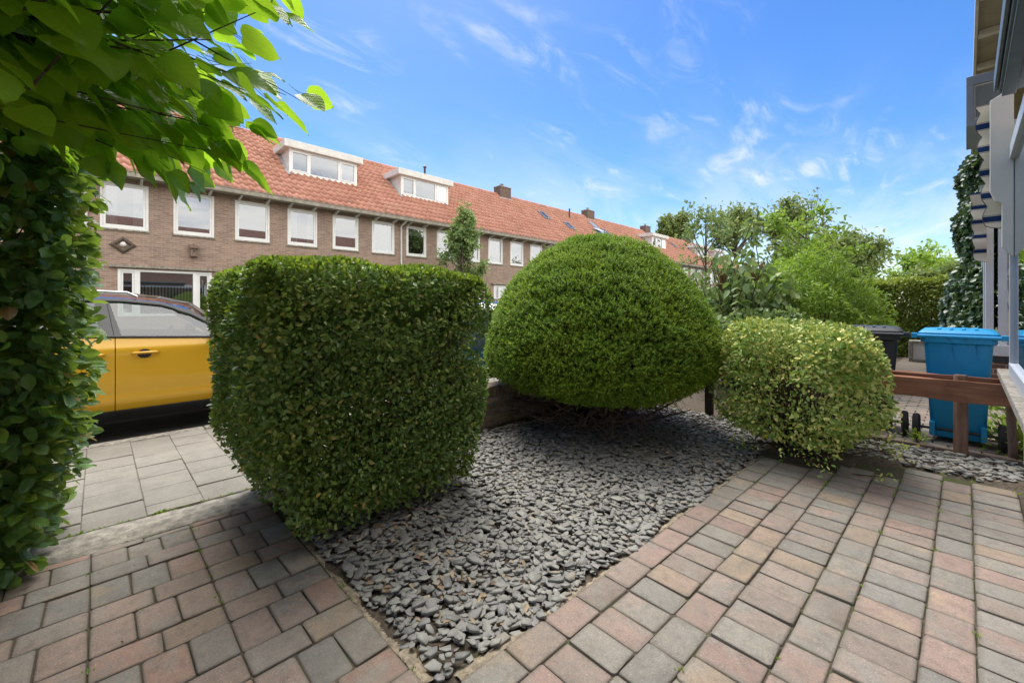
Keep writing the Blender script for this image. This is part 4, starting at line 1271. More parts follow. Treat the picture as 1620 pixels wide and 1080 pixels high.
for k in range(-1, 12):
    h = tag(empty('terraced_house', (HX0 + HW * k, HY, 0)), LABELS[k], 'house', 'brick terrace across the street')
    link('wall', WALL_ME, h)
    rf_o = link('roof', ROOF_ME, h)
    tag(link('roof_tiles', TILES_ME, rf_o), kind='stuff'); link('ridge_tiles', RIDGE_ME, rf_o)
    link('interior', ROOM_ME, h)
    go = link('gutter', GUTTER_ME, h)
    for i in range(6): link('gutter_bracket', BRK_ME, go, (.35 + i * .85, 0, 0))
    for j, (a, _, z, _) in enumerate(UPW):
        wn_ = link('window', UPFRAME_ME, h, (a, .0, z))
        link('pane', UPPANE_ME, wn_, rot=(random.uniform(-.012, .012), 0, random.uniform(-.012, .012))); link('window_sill', SILL_ME, wn_)
        cm = {(0, 0): HALFCUR_ME, (0, 1): BLIND_ME, (1, 0): HALFCUR_ME, (1, 1): None, (2, 2): HALFCUR_ME, (1, 2): CURTAIN_ME, (2, 0): BLIND_ME, (3, 0): CURTAIN_ME, (3, 1): CURTAIN_ME, (3, 2): CURTAIN_ME, (4, 0): HALFCUR_ME}.get((k, j), random.choice((None, None, HALFCUR_ME, CURTAIN_ME)) if k > 3 else None)
        if cm: link('curtain', cm, wn_)
    bw = link('window', BAYF_ME, h); link('pane', BAYP_ME, bw); link('lintel', BAYL_ME, bw)
    if k in (0, 2, 4): link('curtain', BAYBL_ME, bw)
    dr = link('door', DOORF_ME, h); link('pane', DOORP_ME, dr)
    if k % 2 == 0: link('downpipe', PIPE_ME, h, (.02, 0, 0))
    if k in (1, 2, 7, 9, 10):
        dm = link('dormer', DORM_ME, h, (0 if k < 3 else (1.1 if k != 7 else .6), 0, 0))
        link('window', DORMF_ME, dm); link('pane', DORMP_ME, dm); link('flashing', FLASH_ME, dm)
        link('blind', DORMB_ME, dm)
    if k in (4, 6, 8, 10, 2):
        if k != 2:
            ch = link('chimney', CHIM_ME, h, (-.1, 0, 0)); link('chimney_cap', CAP_ME, ch); link('chimney_pot', POT_ME, ch); link('flashing', LFL_ME, ch)
    if k == 4: skylight(h, 2.2, 3.1); skylight(h, 4.2, 2.2, False)
    if k == 5:
        skylight(h, 2.9, 2.2, True); skylight(h, 4.25, 2.4)
        roof_panel(3.55, 4.15, 1.3, 4.3, .07, .05).build('solar_panel', MAT['panel'], h); roof_panel(2.3, 3.5, 1.0, 1.9, .07, .05).build('solar_panel', MAT['panel'], h)
        MB().tube([on_roof(1.2, 4.3, 0), on_roof(1.2, 4.3, 0) + np.array((0, 0, .75))], .06, 10).build('vent_pipe', MAT['black'], h)
    if k == 8: skylight(h, 2.6, 3.0)
    if k == 2: MB().tube([(3.55, RIDGE_Y - .25, RIDGE_Z - .3), (3.55, RIDGE_Y - .25, RIDGE_Z + .42)], .06, 10).lathe([(.09, .42), (.12, .45), (.03, .56)], 10, Matrix.Translation((3.55, RIDGE_Y - .25, RIDGE_Z))).build('vent_pipe', MAT['black'], h, smooth=40)
    if k == 1: MB().tube([(.15, RIDGE_Y - .1, RIDGE_Z - .2), (.15, RIDGE_Y - .1, RIDGE_Z + .3)], .055, 8).build('vent_pipe', MAT['black'], h, smooth=40)
    if k == 4:
        an = MB()
        an.grid([[(x, -.6 * math.sin(t), 3.75 + .55 * math.cos(t)) for x in np.linspace(.30, 1.40, 8)] for t in np.linspace(0, 1.45, 8)])
        an.build('window_awning', MAT['cream'], h, smooth=60, thick=.008)

# bird box and diamond ornament on the near house
o = tag(empty('bird_box', (2.20, 16.995, 2.86)), 'small grey wooden bird box on the brick wall below an upper window', 'bird box')
MB().prism([(-.10, .0), (.10, .0), (.10, .30), (-.10, .36)], 'x', -.10, .10)
bx = MB(); bx.prism([(-.18, 0), (0, 0), (0, .34), (-.18, .27)], 'x', -.10, .10); bx.build('box', MAT['grey_wood'], o, bevel=.006)
rx_ = MB(); rx_.prism([(-.24, .26), (0, .36), (0, .39), (-.24, .29)], 'x', -.13, .13); rx_.build('roof', MAT['grey_wood'], o)
MB().lathe([(.032, -.004), (.032, .0)], 14, Matrix.Translation((0, -.181, .17)) @ Matrix.Rotation(R(90), 4, 'X')).build('entrance_hole', MAT['black'], o)
MB().tube([(0, -.06, .37), (0, -.06, .43)], .02, 6).build('hanger', MAT['grey_wood'], o)
o = tag(empty('wall_ornament', (0.52, 16.99, 3.07)), 'dark diamond shaped ornament on the brick wall above the wide window', 'ornament')
dd = MB(); s2 = .26
for a in range(4):
    a0, a1 = R(90 * a), R(90 * a + 90)
    p0, p1 = Vector((s2 * math.cos(a0) * 1.2, 0, s2 * math.sin(a0))), Vector((s2 * math.cos(a1) * 1.2, 0, s2 * math.sin(a1)))
    dd.add([p0 + Vector((0, -.01, 0)), p1 + Vector((0, -.01, 0)), p1 * .72 + Vector((0, -.07, 0)), p0 * .72 + Vector((0, -.07, 0)), p1 * .5 + Vector((0, -.02, 0)), p0 * .5 + Vector((0, -.02, 0))], [(0, 1, 2, 3), (3, 2, 4, 5)])
dd.build('frame', MAT['bark'], o, thick=.012)
MB().lathe([(.0, -.06), (.06, -.03), (.08, .02), (.05, .07), (.02, .10)], 12, Matrix.Translation((0, -.05, 0))).build('figure', MAT['offwhite'], o, smooth=60)
# ================================================================== CARS
def m_carpaint(name, col, rough=0.22):
    b = NB(name)
    fl = b.noise(b.obj(), 900, 2, 0.5)
    c = b.mix(b.range(fl, .4, .7, 0, .25), col, tuple(min(1, x * 1.35) for x in col))
    return b.done(b.principled(c, 0.4, None, 0.1, 0.5, 0.9))
def lerp_tab(tab, x):
    return float(np.interp(x, [t[0] for t in tab], [t[1] for t in tab]))
SEC = [(.26, .80), (.34, .845), (.43, .878), (.50, .868), (.56, .880), (.70, .886), (.86, .893), (.93, .896), (.97, .892), (1.01, .868), (1.08, .835), (1.15, .83)]
BELT = [(-2.05, 1.13), (-1.2, 1.125), (0, 1.085), (.8, 1.045), (1.05, 1.02), (1.6, .97), (1.95, .86), (2.1, .80)]
DRIP = [(-1.95, 1.16), (-1.82, 1.30), (-1.65, 1.41), (-1.2, 1.465), (-.28, 1.487), (.06, 1.478), (.37, 1.44), (.62, 1.356), (.80, 1.24), (1.02, 1.06)]
TAPER = [(-2.07, .84), (-1.9, .93), (-1.5, .99), (-1.0, 1), (1.2, 1), (1.6, .975), (1.9, .90), (2.08, .74)]
def car(name, label, loc, paint, roofmat):
    t = tag(empty(name, loc), label, 'car')
    AX = (-1.23, 1.27)
    def zlow(x):
        z = .33
        for a in AX:
            dx = abs(x - a)
            if dx < .40: z = max(z, .34 + math.sqrt(max(0, .40 ** 2 - dx ** 2)))
        return z
    def side(x, z, sgn, off=0.0):
        return (x, sgn * (lerp_tab(SEC, z) * lerp_tab(TAPER, x) + off), z)
    def panel(x0, x1, sgn, zt=None, nx=None):
        nx = nx or max(3, int((x1 - x0) / .05))
        rows = []
        for i in range(nx + 1):
            x = x0 + (x1 - x0) * i / nx
            zl, zh = zlow(x), lerp_tab(BELT, x)
            levels = [z for z, _ in SEC if zl + .03 < z < zh - .02]
            # constant count: resample
            zs = np.interp(np.linspace(0, 1, 16), np.linspace(0, 1, len(levels) + 2), [zl] + levels + [zh])
            rows.append([side(x, z, sgn) for z in zs])
        return MB().grid(rows)
    for sgn in (-1, 1):
        panel(-2.0, -1.02, sgn).build('rear_wing', paint, t, smooth=35); panel(.98, 2.02, sgn).build('front_wing', paint, t, smooth=35)
        for nm, x0, x1 in (('door', -1.01, -.003), ('door', .004, .972)):
            dob = panel(x0, x1, sgn).build(nm, paint, t, smooth=35)
            hx = (x0 + .12) if x0 >= 0 else (x0 + .72)
            yb = sgn * .9
            hb = MB()
            hb.tube([(hx, yb - sgn * .012, .915), (hx + .02, yb + sgn * .028, .917), (hx + .10, yb + sgn * .034, .918), (hx + .19, yb + sgn * .028, .916), (hx + .215, yb - sgn * .012, .914)], [.010, .013, .014, .013, .010], 8)
            hb.build('handle', paint, dob, smooth=180)
            rc = MB().lathe([(.05, -.004), (.047, .003)], 20, Matrix.Translation((hx + .10, sgn * .894, .905)) @ Matrix.Rotation(R(90), 4, 'X') @ Matrix.Scale(1.2, 4, (1, 0, 0)))
            rc.build('handle_recess', MAT['black'], dob)
        # dark shell behind the seams, sill cladding, arch cladding
        sh = MB(); sh.grid([[(x, sgn * (lerp_tab(SEC, z) - .02) * lerp_tab(TAPER, x), z) for z in (.34, .6, .9, 1.03)] for x in np.linspace(-.8, .9, 30)])
        sh.build('door_seal', MAT['black'], t)
        cl = MB(); cl.grid([[side(x, z, sgn, o_) for z, o_ in ((.335, .012), (.325, .018), (.28, .012), (.22, -.02), (.20, -.15))] for x in np.linspace(-.86, .90, 30)])
        cl.build('sill_cladding', MAT['black'], t, smooth=40)
        for a in AX:
            ar = MB(); rows = []
            for th in np.linspace(R(-8), R(188), 30):
                c_, s_ = math.cos(th), math.sin(th)
                row = []
                for rr, o_ in ((.455, .004), (.45, .02), (.395, .02), (.39, -.02), (.39, -.20)):
                    x, z = a + rr * c_, .34 + rr * s_
                    row.append((x, sgn * (lerp_tab(SEC, max(.3, z)) * lerp_tab(TAPER, x) + o_), z))
                rows.append(row)
            ar.grid(rows).build('wheel_arch', MAT['black'], t, smooth=40)
            M_ = Matrix.Translation((a, sgn * .80, .335)) @ Matrix.Rotation(R(90) * sgn * -1, 4, 'X')
            w = MB().lathe([(.22, -.09), (.30, -.105), (.335, -.08), (.335, .08), (.30, .105), (.22, .095)], 36, M_).build('wheel', MAT['rubber'], t, smooth=40)
            rm = MB().lathe([(.225, .06), (.23, .10), (.215, .10), (.20, .075), (.07, .06), (.05, .085), (.0, .09)], 36, M_)
            for q in range(10):
                an = 2 * math.pi * q / 10
                rm.box(.05, .215, -.018, .018, .062, .092, M_ @ Matrix.Rotation(an, 4, 'Z'))
            rm.build('rim', MAT['rim'], w, smooth=40)
        # greenhouse
        def yg(z, off=0.0): return sgn * (.838 - (z - 1.08) * .44 + off)
        def wt(x): return lerp_tab(DRIP, x) - .042 - (.02 if x > .5 else 0)
        xs = np.linspace(-1.93, 1.02, 60)
        rl = MB(); rl.grid([[(x, yg(max(wt(x), lerp_tab(BELT, x) - .01)), max(wt(x), lerp_tab(BELT, x) - .01)), (x, yg((wt(x) + lerp_tab(DRIP, x)) / 2, .01), (wt(x) + lerp_tab(DRIP, x)) / 2 + .0), (x, yg(lerp_tab(DRIP, x)), max(lerp_tab(DRIP, x), lerp_tab(BELT, x)))] for x in xs])
        rl.build('roof_rail_trim', roofmat, t, smooth=50)
        bt = MB(); bt.grid([[(x, yg(lerp_tab(BELT, x), .012), lerp_tab(BELT, x) - .008), (x, yg(lerp_tab(BELT, x), .016), lerp_tab(BELT, x) + .006), (x, yg(lerp_tab(BELT, x), -.01), lerp_tab(BELT, x) + .014)] for x in np.linspace(-1.6, .93, 40)])
        bt.build('belt_trim', MAT['black'], t, smooth=60)
        def quad_strip(bot0, bot1, top0, top1, n=8, off=.0):
            rows = []
            for i in range(n + 1):
                f_ = i / n
                xb, xt = bot0 + (bot1 - bot0) * f_, top0 + (top1 - top0) * f_
                zb, zt = lerp_tab(BELT, xb), wt(xt)
                if zt < zb + .004: zt = zb + .004
                rows.append([(xb + (xt - xb) * g_, yg(zb + (zt - zb) * g_, off), zb + (zt - zb) * g_) for g_ in np.linspace(0, 1, 6)])
            return MB().grid(rows)
        quad_strip(-.105, -.008, -.15, -.062, 3, .002).build('pillar', roofmat, t, smooth=60)
        quad_strip(-.004, .052, -.058, -.04, 2, .002).build('pillar', roofmat, t, smooth=60)
        quad_strip(-1.9, -1.02, -1.75, -.98, 10, .0).build('pillar', roofmat, t, smooth=60)
        quad_strip(.05, .86, -.042, .83, 20, -.012).build('side_window', MAT['car_glass'], t, smooth=60)
        quad_strip(-1.02, -.10, -.98, -.148, 14, -.012).build('side_window', MAT['car_glass_dark'], t, smooth=60)
        # mirror, lamp
        mr = MB(); mr.lathe([(.0, -.10), (.06, -.09), (.085, -.03), (.085, .05), (.06, .085), (.0, .09)], 14, Matrix.Translation((.84, sgn * .98, 1.09)) @ Matrix.Rotation(R(90), 4, 'X') @ Matrix.Scale(.75, 4, (1, 0, 0)) @ Matrix.Scale(.9, 4, (0, 1, 0)))
        mr.tube([(.86, sgn * .84, 1.05), (.85, sgn * .92, 1.06)], .025, 8)
        mr.build('door_mirror', MAT['black'], t, smooth=60)
        hl = MB(); hl.grid([[side(x, z, sgn, .006) for z in (.76, .80, .84)] for x in np.linspace(1.68, 2.0, 8)]); hl.build('headlight', MAT['lamp_glass'], t, smooth=60)
        tl = MB(); tl.grid([[side(x, z, sgn, .006) for z in (.84, .95, 1.05)] for x in np.linspace(-2.02, -1.8, 6)]); tl.build('tail_light', MAT['tail_glass'], t, smooth=60)
        MB().tube([(-1.55, sgn * .60, 1.47), (-1.45, sgn * .60, 1.53), (-.4, sgn * .60, 1.565), (.1, sgn * .60, 1.545), (.18, sgn * .60, 1.50)], .014, 8).build('roof_rail', MAT['rim'], t, smooth=60)
    def cross(xs, zedge, ywid, crown, n=16, push=None):
        rows = []
        for x in xs:
            row = []
            for f_ in np.linspace(-1, 1, n + 1):
                px_ = x + (push(x) * (1 - f_ * f_) if push else 0)
                row.append((px_, ywid(x) * f_, zedge(x) + crown(x) * (1 - abs(f_) ** 2.2)))
            rows.append(row)
        return MB().grid(rows)
    dy = lambda x: .838 - (lerp_tab(DRIP, x) - 1.08) * .44
    cr = lambda x: .085 * np.clip((lerp_tab(DRIP, x) - 1.06) / .3, 0, 1)
    cross(np.linspace(-1.70, .26, 28), lambda x: lerp_tab(DRIP, x), dy, cr).build('roof', roofmat, t, smooth=60)
    cross(np.linspace(.26, 1.03, 20), lambda x: lerp_tab(DRIP, x), dy, cr, push=lambda x: .10 * np.clip((x - .26) / .3, 0, 1)).build('windscreen', MAT['car_glass'], t, smooth=60)
    cross(np.linspace(-1.95, -1.70, 8), lambda x: lerp_tab(DRIP, x), dy, cr).build('rear_window', MAT['car_glass_dark'], t, smooth=60)
    fw = lambda x: lerp_tab(SEC, min(1.0, lerp_tab(BELT, x))) * lerp_tab(TAPER, x) - .0
    cross(np.linspace(.98, 2.03, 22), lambda x: lerp_tab(BELT, x), lambda x: (.838 if x < 1.05 else fw(x)), lambda x: .055).build('bonnet', paint, t, smooth=60)
    # nose and tail
    fr = MB(); fr.grid([[(2.03 + .06 * (1 - f_ * f_) + (.03 if .3 < z < .7 else 0), f_ * .80, z) for f_ in np.linspace(-1, 1, 17)] for z in (.20, .32, .50, .62, .84)]); fr.build('front_bumper', MAT['black'], t, smooth=60)
    gr = MB()
    for i in range(5): gr.box(2.075, 2.11, -.42, .42, .66 + i * .03, .675 + i * .03)
    gr.build('grille', MAT['rim'], t)
    rr = MB(); rr.grid([[(-2.0 - .07 * (1 - f_ * f_), f_ * .835, z) for f_ in np.linspace(-1, 1, 17)] for z in (.55, .8, 1.0, 1.15)]); rr.build('tailgate', paint, t, smooth=60)
    rb = MB(); rb.grid([[(-2.02 - .09 * (1 - f_ * f_), f_ * .85, z) for f_ in np.linspace(-1, 1, 17)] for z in (.24, .40, .56)]); rb.build('rear_bumper', MAT['bumper'], t, smooth=60)
    MB().box(-1.95, 1.95, -.74, .74, .19, .24).build('underbody', MAT['black'], t)
    # interior
    cab = MB().box(-1.6, .95, -.76, .76, .24, .30).box(.78, .98, -.74, .74, .60, 1.0); cab.build('dashboard', MAT['trim'], t, bevel=.02)
    for sy in (-.36, .36):
        s = MB(); s.box(-.25, .25, sy - .24, sy + .24, .45, .60); s.box(-.09, .05, sy - .23, sy + .23, .55, 1.13, Matrix.Translation((-.2, 0, 0)) @ Matrix.Rotation(R(-12), 4, 'Y')); s.box(-.08, .03, sy - .12, sy + .12, 1.15, 1.34, Matrix.Translation((-.22, 0, 0)) @ Matrix.Rotation(R(-10), 4, 'Y'))
        s.build('seat', MAT['trim'], t, bevel=.04, seg=2, smooth=60)
    s = MB().box(-1.25, -.75, -.62, .62, .45, .60); s.box(-1.35, -1.22, -.62, .62, .55, 1.12); s.build('rear_seat', MAT['trim'], t, bevel=.04)
    stw = MB(); Mw = Matrix.Translation((.50, .36, .98)) @ Matrix.Rotation(R(-62), 4, 'Y')
    ring = [Mw @ Vector((.18 * math.cos(a), .18 * math.sin(a), 0)) for a in np.linspace(0, 2 * math.pi, 28)]
    stw.tube(ring, .016, 8, cap=False); stw.tube([Mw @ Vector((0, 0, .0)), Mw @ Vector((0, 0, -.3))], .035, 8)
    for a in (0, 2.1, 4.2): stw.tube([Mw @ Vector((0, 0, 0)), Mw @ Vector((.18 * math.cos(a), .18 * math.sin(a), 0))], .016, 6)
    stw.build('steering_wheel', MAT['trim'], t, smooth=60)
    return t
MAT['yellow'] = m_carpaint('yellow_paint', (0.68, 0.37, 0.016))
MAT['darkpaint'] = m_carpaint('dark_teal_paint', (0.012, 0.035, 0.04))
MAT['blackroof'] = m_plain('gloss_black_paint', (0.022, 0.024, 0.028), 0.12, 0.05, 5, coat=0.8)
MAT['car_glass'] = m_glass('car_glass', (0.55, 0.60, 0.58), 0.08)
MAT['car_glass_dark'] = m_glass('tinted_car_glass', (0.05, 0.055, 0.06), 0.06)
MAT['rim'] = m_plain('alloy', (0.5, 0.5, 0.52), 0.3, 0.05, 5, metal=0.9)
MAT['lamp_glass'] = m_plain('lamp_glass', (0.6, 0.62, 0.65), 0.08, 0.05, 5, metal=0.4, coat=1)
MAT['tail_glass'] = m_plain('tail_glass', (0.35, 0.01, 0.01), 0.1, 0.05, 5, coat=1)
MAT['trim'] = m_plain('car_trim', (0.045, 0.045, 0.048), 0.7, 0.1, 8)
MAT['bumper'] = m_plain('teal_bumper', (0.004, 0.06, 0.055), 0.45, 0.1, 6)
car('parked_car', 'yellow car with black roof and pillars parked at the kerb', (0.12, 6.735, -0.115), MAT['yellow'], MAT['blackroof'])
car('parked_car', 'dark car parked behind the yew dome, only its tail showing', (7.25, 6.76, -0.115), MAT['darkpaint'], MAT['blackroof'])
# ================================================================== LOW GARDEN WALL
def m_gbrick():
    b = NB('garden_brick')
    oi = b.n('ShaderNodeObjectInfo'); v = b.pos()
    c = b.mix(b.range(b.noise(v, 22, 5, .65), .35, .7), oi.outputs['Color'], b.mix(1.0, oi.outputs['Color'], (.62, .62, .6), 'MULTIPLY'))
    return b.done(b.principled(c, .9, b.bump(b.noise(v, 130, 4, .7), .5, .005), 0, .25))
MAT['gbrick'] = m_gbrick()
gw = tag(empty('garden_wall', (2.1, 3.35, 0)), 'low brown brick garden wall beside the pavement, running under the yew', 'wall')
MB().box(2.07, 5.26, 3.36, 3.53, -.05, .405).build('mortar_core', MAT['concrete'], gw, loc=(-2.1, -3.35, 0))
def bk(l, w_, h_):
    return MB().box(-l / 2, l / 2, -w_ / 2, w_ / 2, -h_ / 2, h_ / 2).mesh('brick', MAT['gbrick'], bevel=.006, seg=2)
BK, BKH = bk(.205, .20, .055), bk(.055, .205, .105)
def bcol(o):
    c = random.choice(((.27, .20, .15), (.32, .25, .19), (.23, .175, .14), (.34, .27, .21)))
    f = random.uniform(.85, 1.15); o.color = (c[0] * f, c[1] * f, c[2] * f, 1)
for row in range(5):
    x = 2.06 - (.1075 if row % 2 else 0)
    while x < 5.25:
        if x + .205 > 2.05:
            bcol(link('brick', BK, gw, (x + .1 - 2.1, .10 + random.uniform(-.002, .002), .02 + row * .066), (0, 0, random.gauss(0, .006))))
        x += .215
x = 2.08
while x < 5.25:
    bcol(link('brick', BKH, gw, (x - 2.1, .10 + random.uniform(-.003, .003), .372 + random.uniform(-.003, .003)), (0, 0, random.gauss(0, .01)))); x += .064

# ================================================================== RAIL FENCE
MAT['post_wood'] = m_wood('round_post_timber', (.12, .065, .042), (.24, .15, .105), .8, 2)
fc = tag(empty('rail_fence', (5.3, .8, 0)), 'low red-brown timber rail fence with a round post in front of the bins', 'fence')
def wavy_board(y0, y1, x0, x1, z0, z1, slope=0.0):
    m = MB(); rows = []
    for y in np.linspace(y0, y1, 40):
        w1 = .006 * math.sin(y * 5.1) + .004 * math.sin(y * 13); dz = slope * (y - y0)
        rows.append([(x0, y, z0 + w1 + dz), (x1, y, z0 + w1 * .6 + dz), (x1, y, z1 + w1 * .8 + dz), (x0, y, z1 - w1 * .5 + dz)])
    m.grid(rows, closed=True); m.f.append(tuple(range(3, -1, -1))); m.f.append(tuple(len(m.v) - 4 + i for i in range(4)))
    return m
def rel(o, p): o.location = -Vector(p.location); return o
rel(wavy_board(-.47, 1.98, 5.262, 5.292, .470, .648, -.006).build('rail', MAT['red_wood'], fc, bevel=.004, seg=1), fc)
rel(wavy_board(-.40, 1.98, 5.42, 5.448, .50, .672, -.006).build('rail', MAT['red_wood'], fc, bevel=.004, seg=1), fc)
p = MB(); p.tube([(5.355, -.155, -.05), (5.355, -.155, .3), (5.355, -.155, .675), (5.355, -.155, .688)], [.046, .045, .044, .038], 18); rel(p.build('post', MAT['post_wood'], fc, smooth=50), fc)
p = MB(); p.tube([(5.355, .95, -.05), (5.355, .95, .70)], [.055, .052], 16); rel(p.build('post', MAT['grey_wood'], fc, smooth=50), fc)
rel(MB().box(5.15, 5.23, 1.86, 1.94, -.05, .60).build('post', MAT['dark_wood'], fc, bevel=.006), fc)
rel(MB().tube([(5.56, -.47, -.03), (5.46, -.44, .52)], [.03, .026], 10).build('prop', MAT['grey_wood'], fc, smooth=60), fc)
eb = MB().box(5.34, 5.375, -.5, 1.85, -.05, .028); eb.build('timber_edging', MAT['grey_wood'], bevel=.004); tag(bpy.data.objects['timber_edging'], kind='structure')

# neighbour's brick path beyond the fence
npath = tag(empty('brick_path'), kind='structure')
KL = MB().box(-.1, .1, -.049, .049, -.05, 0).mesh('paver', MAT['paver'], bevel=.004, seg=1)
PAL_K = [((.33, .27, .22), 4), ((.30, .225, .185), 3), ((.27, .25, .22), 3)]
for i in range(44):
    for j in range(7):
        x = 5.45 + i * .103; y = -.30 + j * .206 + (.103 if i % 2 else 0)
        if y > .95: continue
        pt = hp(x, y)
        o = link('paver', KL, npath, (pt.x, pt.y, random.gauss(0, .003)), (random.gauss(0, .01), random.gauss(0, .01), TH + R(90) + random.gauss(0, .01))); o.color = pick(PAL_K)
o = MB().box(9.95, 14.3, -.35, 1.05, -.05, -.004).build('brick_path_far', m_housebrick('path_brick', (.34, .27, .22), (.26, .22, .185), (.14, .12, .10), bw=.2, rh=.1)); o.rotation_euler.z = TH; tag(o, kind='structure')

# ================================================================== WHEELIE BINS
def bin_(name, label, loc, mat, rz):
    t = tag(empty(name, loc, rz), label, 'wheelie bin', 'wheelie bins behind the fence')
    def ring(z, x0, x1, hw, r=.04, n=5):
        pts = []
        for cx, cy, a0 in ((x1 - r, hw - r, 0), (x0 + r, hw - r, 90), (x0 + r, -hw + r, 180), (x1 - r, -hw + r, 270)):
            for k in range(n):
                a = R(a0 + 90 * k / (n - 1)); pts.append((cx + r * math.cos(a), cy + r * math.sin(a), z))
        return pts
    m = MB(); m.grid([ring(.045, -.16, .22, .165), ring(.07, -.175, .235, .178), ring(.55, -.20, .265, .20), ring(.93, -.225, .29, .222), ring(.945, -.25, .315, .245), ring(.985, -.25, .315, .245), ring(.985, -.21, .28, .21)], closed=True)
    m.f.append(tuple(range(19, -1, -1))); m.f.append(tuple(len(m.v) - 20 + i for i in range(20)))
    m.build('body', mat, t, smooth=50)
    l = MB(); l.grid([ring(.988, -.24, .33, .25), ring(1.0, -.255, .345, .262), ring(1.035, -.255, .345, .262), ring(1.062, -.22, .30, .235), ring(1.072, -.12, .20, .15)], closed=True)
    l.f.append(tuple(len(l.v) - 20 + i for i in range(20))); l.f.append(tuple(range(19, -1, -1)))
    lid = l.build('lid', mat, t, smooth=50)
    rb = MB()
    for yy in (-.12, -.04, .04, .12): rb.box(-.20, .26, yy - .012, yy + .012, 1.060, 1.076)
    rb.build('lid_rib', mat, lid, bevel=.004)
    h = MB(); h.tube([(-.30, -.275, 1.005), (-.30, .275, 1.005)], .017, 12)
    for yy in (-.22, -.05, .05, .22): h.tube([(-.30, yy, 1.005), (-.225, yy, .99)], .016, 8)
    for yy in (-.285, .285): h.box(-.32, -.20, yy - .02, yy + .02, .985, 1.028)
    h.build('handle', mat, t, smooth=50)
    rbs = MB()
    for yy in (-.13, .02): rbs.prism([(-.245, .93), (-.218, .80), (-.225, .93)], 'y', yy - .006, yy + .006)
    rbs.build('rib', mat, t)
    MB().tube([(-.19, -.28, .12), (-.19, .28, .12)], .013, 10).build('axle', MAT['black'], t, smooth=60)
    for s in (-1, 1):
        M_ = Matrix.Translation((-.19, s * .275, .12)) @ Matrix.Rotation(R(90), 4, 'X')
        w = MB().lathe([(.07, -.022), (.105, -.026), (.12, -.016), (.12, .016), (.105, .026), (.07, .022)], 28, M_).build('wheel', MAT['rubber'], t, smooth=40)
        MB().lathe([(.058, -.02), (.05, -.028), (.0, -.03), (.0, .03), (.05, .028), (.058, .02)], 20, M_).build('hub', MAT['black'], w, smooth=40)
    for s in (-1, 1): MB().box(-.235, -.13, s * .165 - .02, s * .165 + .02, .06, .19).build('wheel_bracket', mat, t, bevel=.006)
    return t
bin_('wheelie_bin', 'bright blue wheelie bin behind the timber rail fence', (5.88, -.15, 0), MAT['blue'], TH)
bin_('wheelie_bin', 'dark grey wheelie bin half hidden behind the variegated shrub', (5.92, .50, 0), MAT['binblack'], R(3))

# ================================================================== OWN HOUSE (right edge) AND THE NEXT ONE
def m_stripe():
    b = NB('striped_canvas')
    s = b.n('ShaderNodeSeparateXYZ'); b.l(b.obj(), s.inputs[0])
    z = b.math('FRACT', b.math('DIVIDE', s.outputs[2], .186))
    blue = b.math('MULTIPLY', b.range(z, .50, .505), b.range(z, .745, .74))
    th = b.math('ADD', b.math('MULTIPLY', b.range(z, .455, .46), b.range(z, .478, .473)), b.math('MULTIPLY', b.range(z, .767, .772), b.range(z, .79, .785)))
    c = b.mix(blue, (.74, .66, .50), (.014, .04, .12)); c = b.mix(th, c, (.03, .04, .08))
    c = b.mix(b.range(b.noise(b.obj(), 9, 4), .4, .75, 0, .35), c, b.mix(1.0, c, (.75, .68, .55), 'MULTIPLY'))
    return b.done(b.principled(c, .9, None, 0, .2))
MAT['stripe'] = m_stripe()
MAT['soffit'] = m_plain('soffit_board', (.36, .32, .235), .7, .12, 3)
MAT['stone'] = m_plain('sill_stone', (.25, .225, .185), .9, .35, 22, .8, 90)
MAT['house_brick2'] = m_housebrick('bay_brick', (.27, .15, .10), (.2, .115, .085), (.48, .45, .40))
MAT['slate_dark'] = m_plain('dark_trim', (.045, .05, .055), .5, .1, 6)
MAT['frame_grey'] = m_plain('grey_blue_frame', (.45, .48, .52), .4, .06, 5)
MAT['cassette'] = m_plain('aged_green_grey_metal', (.10, .12, .12), .45, .15, 8)
MAT['old_tile'] = m_plain('old_roof_tile', (.20, .10, .075), .85, .25, 6)
oh = tag(empty('own_house', (0, 0, 0), TH), 'white framed bay window and stone sill of the house at the right edge', 'house')
wl = MB(); wl.box(-6, 7.4, -1.05, -.78, 0, 5.5); wl.build('wall', MAT['house_brick2'], oh)
MB().prism([(-.80, 5.55), (-4.3, 7.1), (-8, 5.55)], 'x', -6, 7.4).build('roof', MAT['old_tile'], oh)
MB().box(-.6, 5.36, -.77, -.315, 0, .695).build('base_wall', MAT['white'], oh, bevel=.004)
MB().box(-.6, 5.50, -.40, -.178, .70, .757).build('window_sill', MAT['stone'], oh, bevel=.008)
f = MB(); f.box(-.6, 5.0, -.27, -.222, .759, .855).box(-.6, 5.0, -.27, -.222, 2.40, 2.50); f.box(4.955, 5.0, -.268, -.224, .856, 2.399)
f.build('window_frame', MAT['frame_grey'], oh, bevel=.003, seg=1)
MB().box(-.6, 4.954, -.252, -.246, .856, 2.399).build('pane', MAT['mirror_glass'], oh)
MB().box(-.6, 5.3, -.95, -.90, .3, 2.6).build('interior', MAT['room'], oh)
MB().box(5.02, 5.36, -.77, -.262, .759, 2.5).build('corner_post', MAT['white'], oh, bevel=.004)
MB().box(-.6, 5.36, -.77, -.262, 2.505, 2.60).build('bay_top', MAT['cream'], oh)
cs = MB(); cs.box(-.8, 4.02, -.26, -.138, 2.62, 2.76).box(-.8, 4.03, -.21, -.15, 2.60, 2.619).box(-.8, 4.05, -.135, -.118, 2.64, 2.74)
cs.build('awning_cassette', MAT['cassette'], oh, bevel=.006)
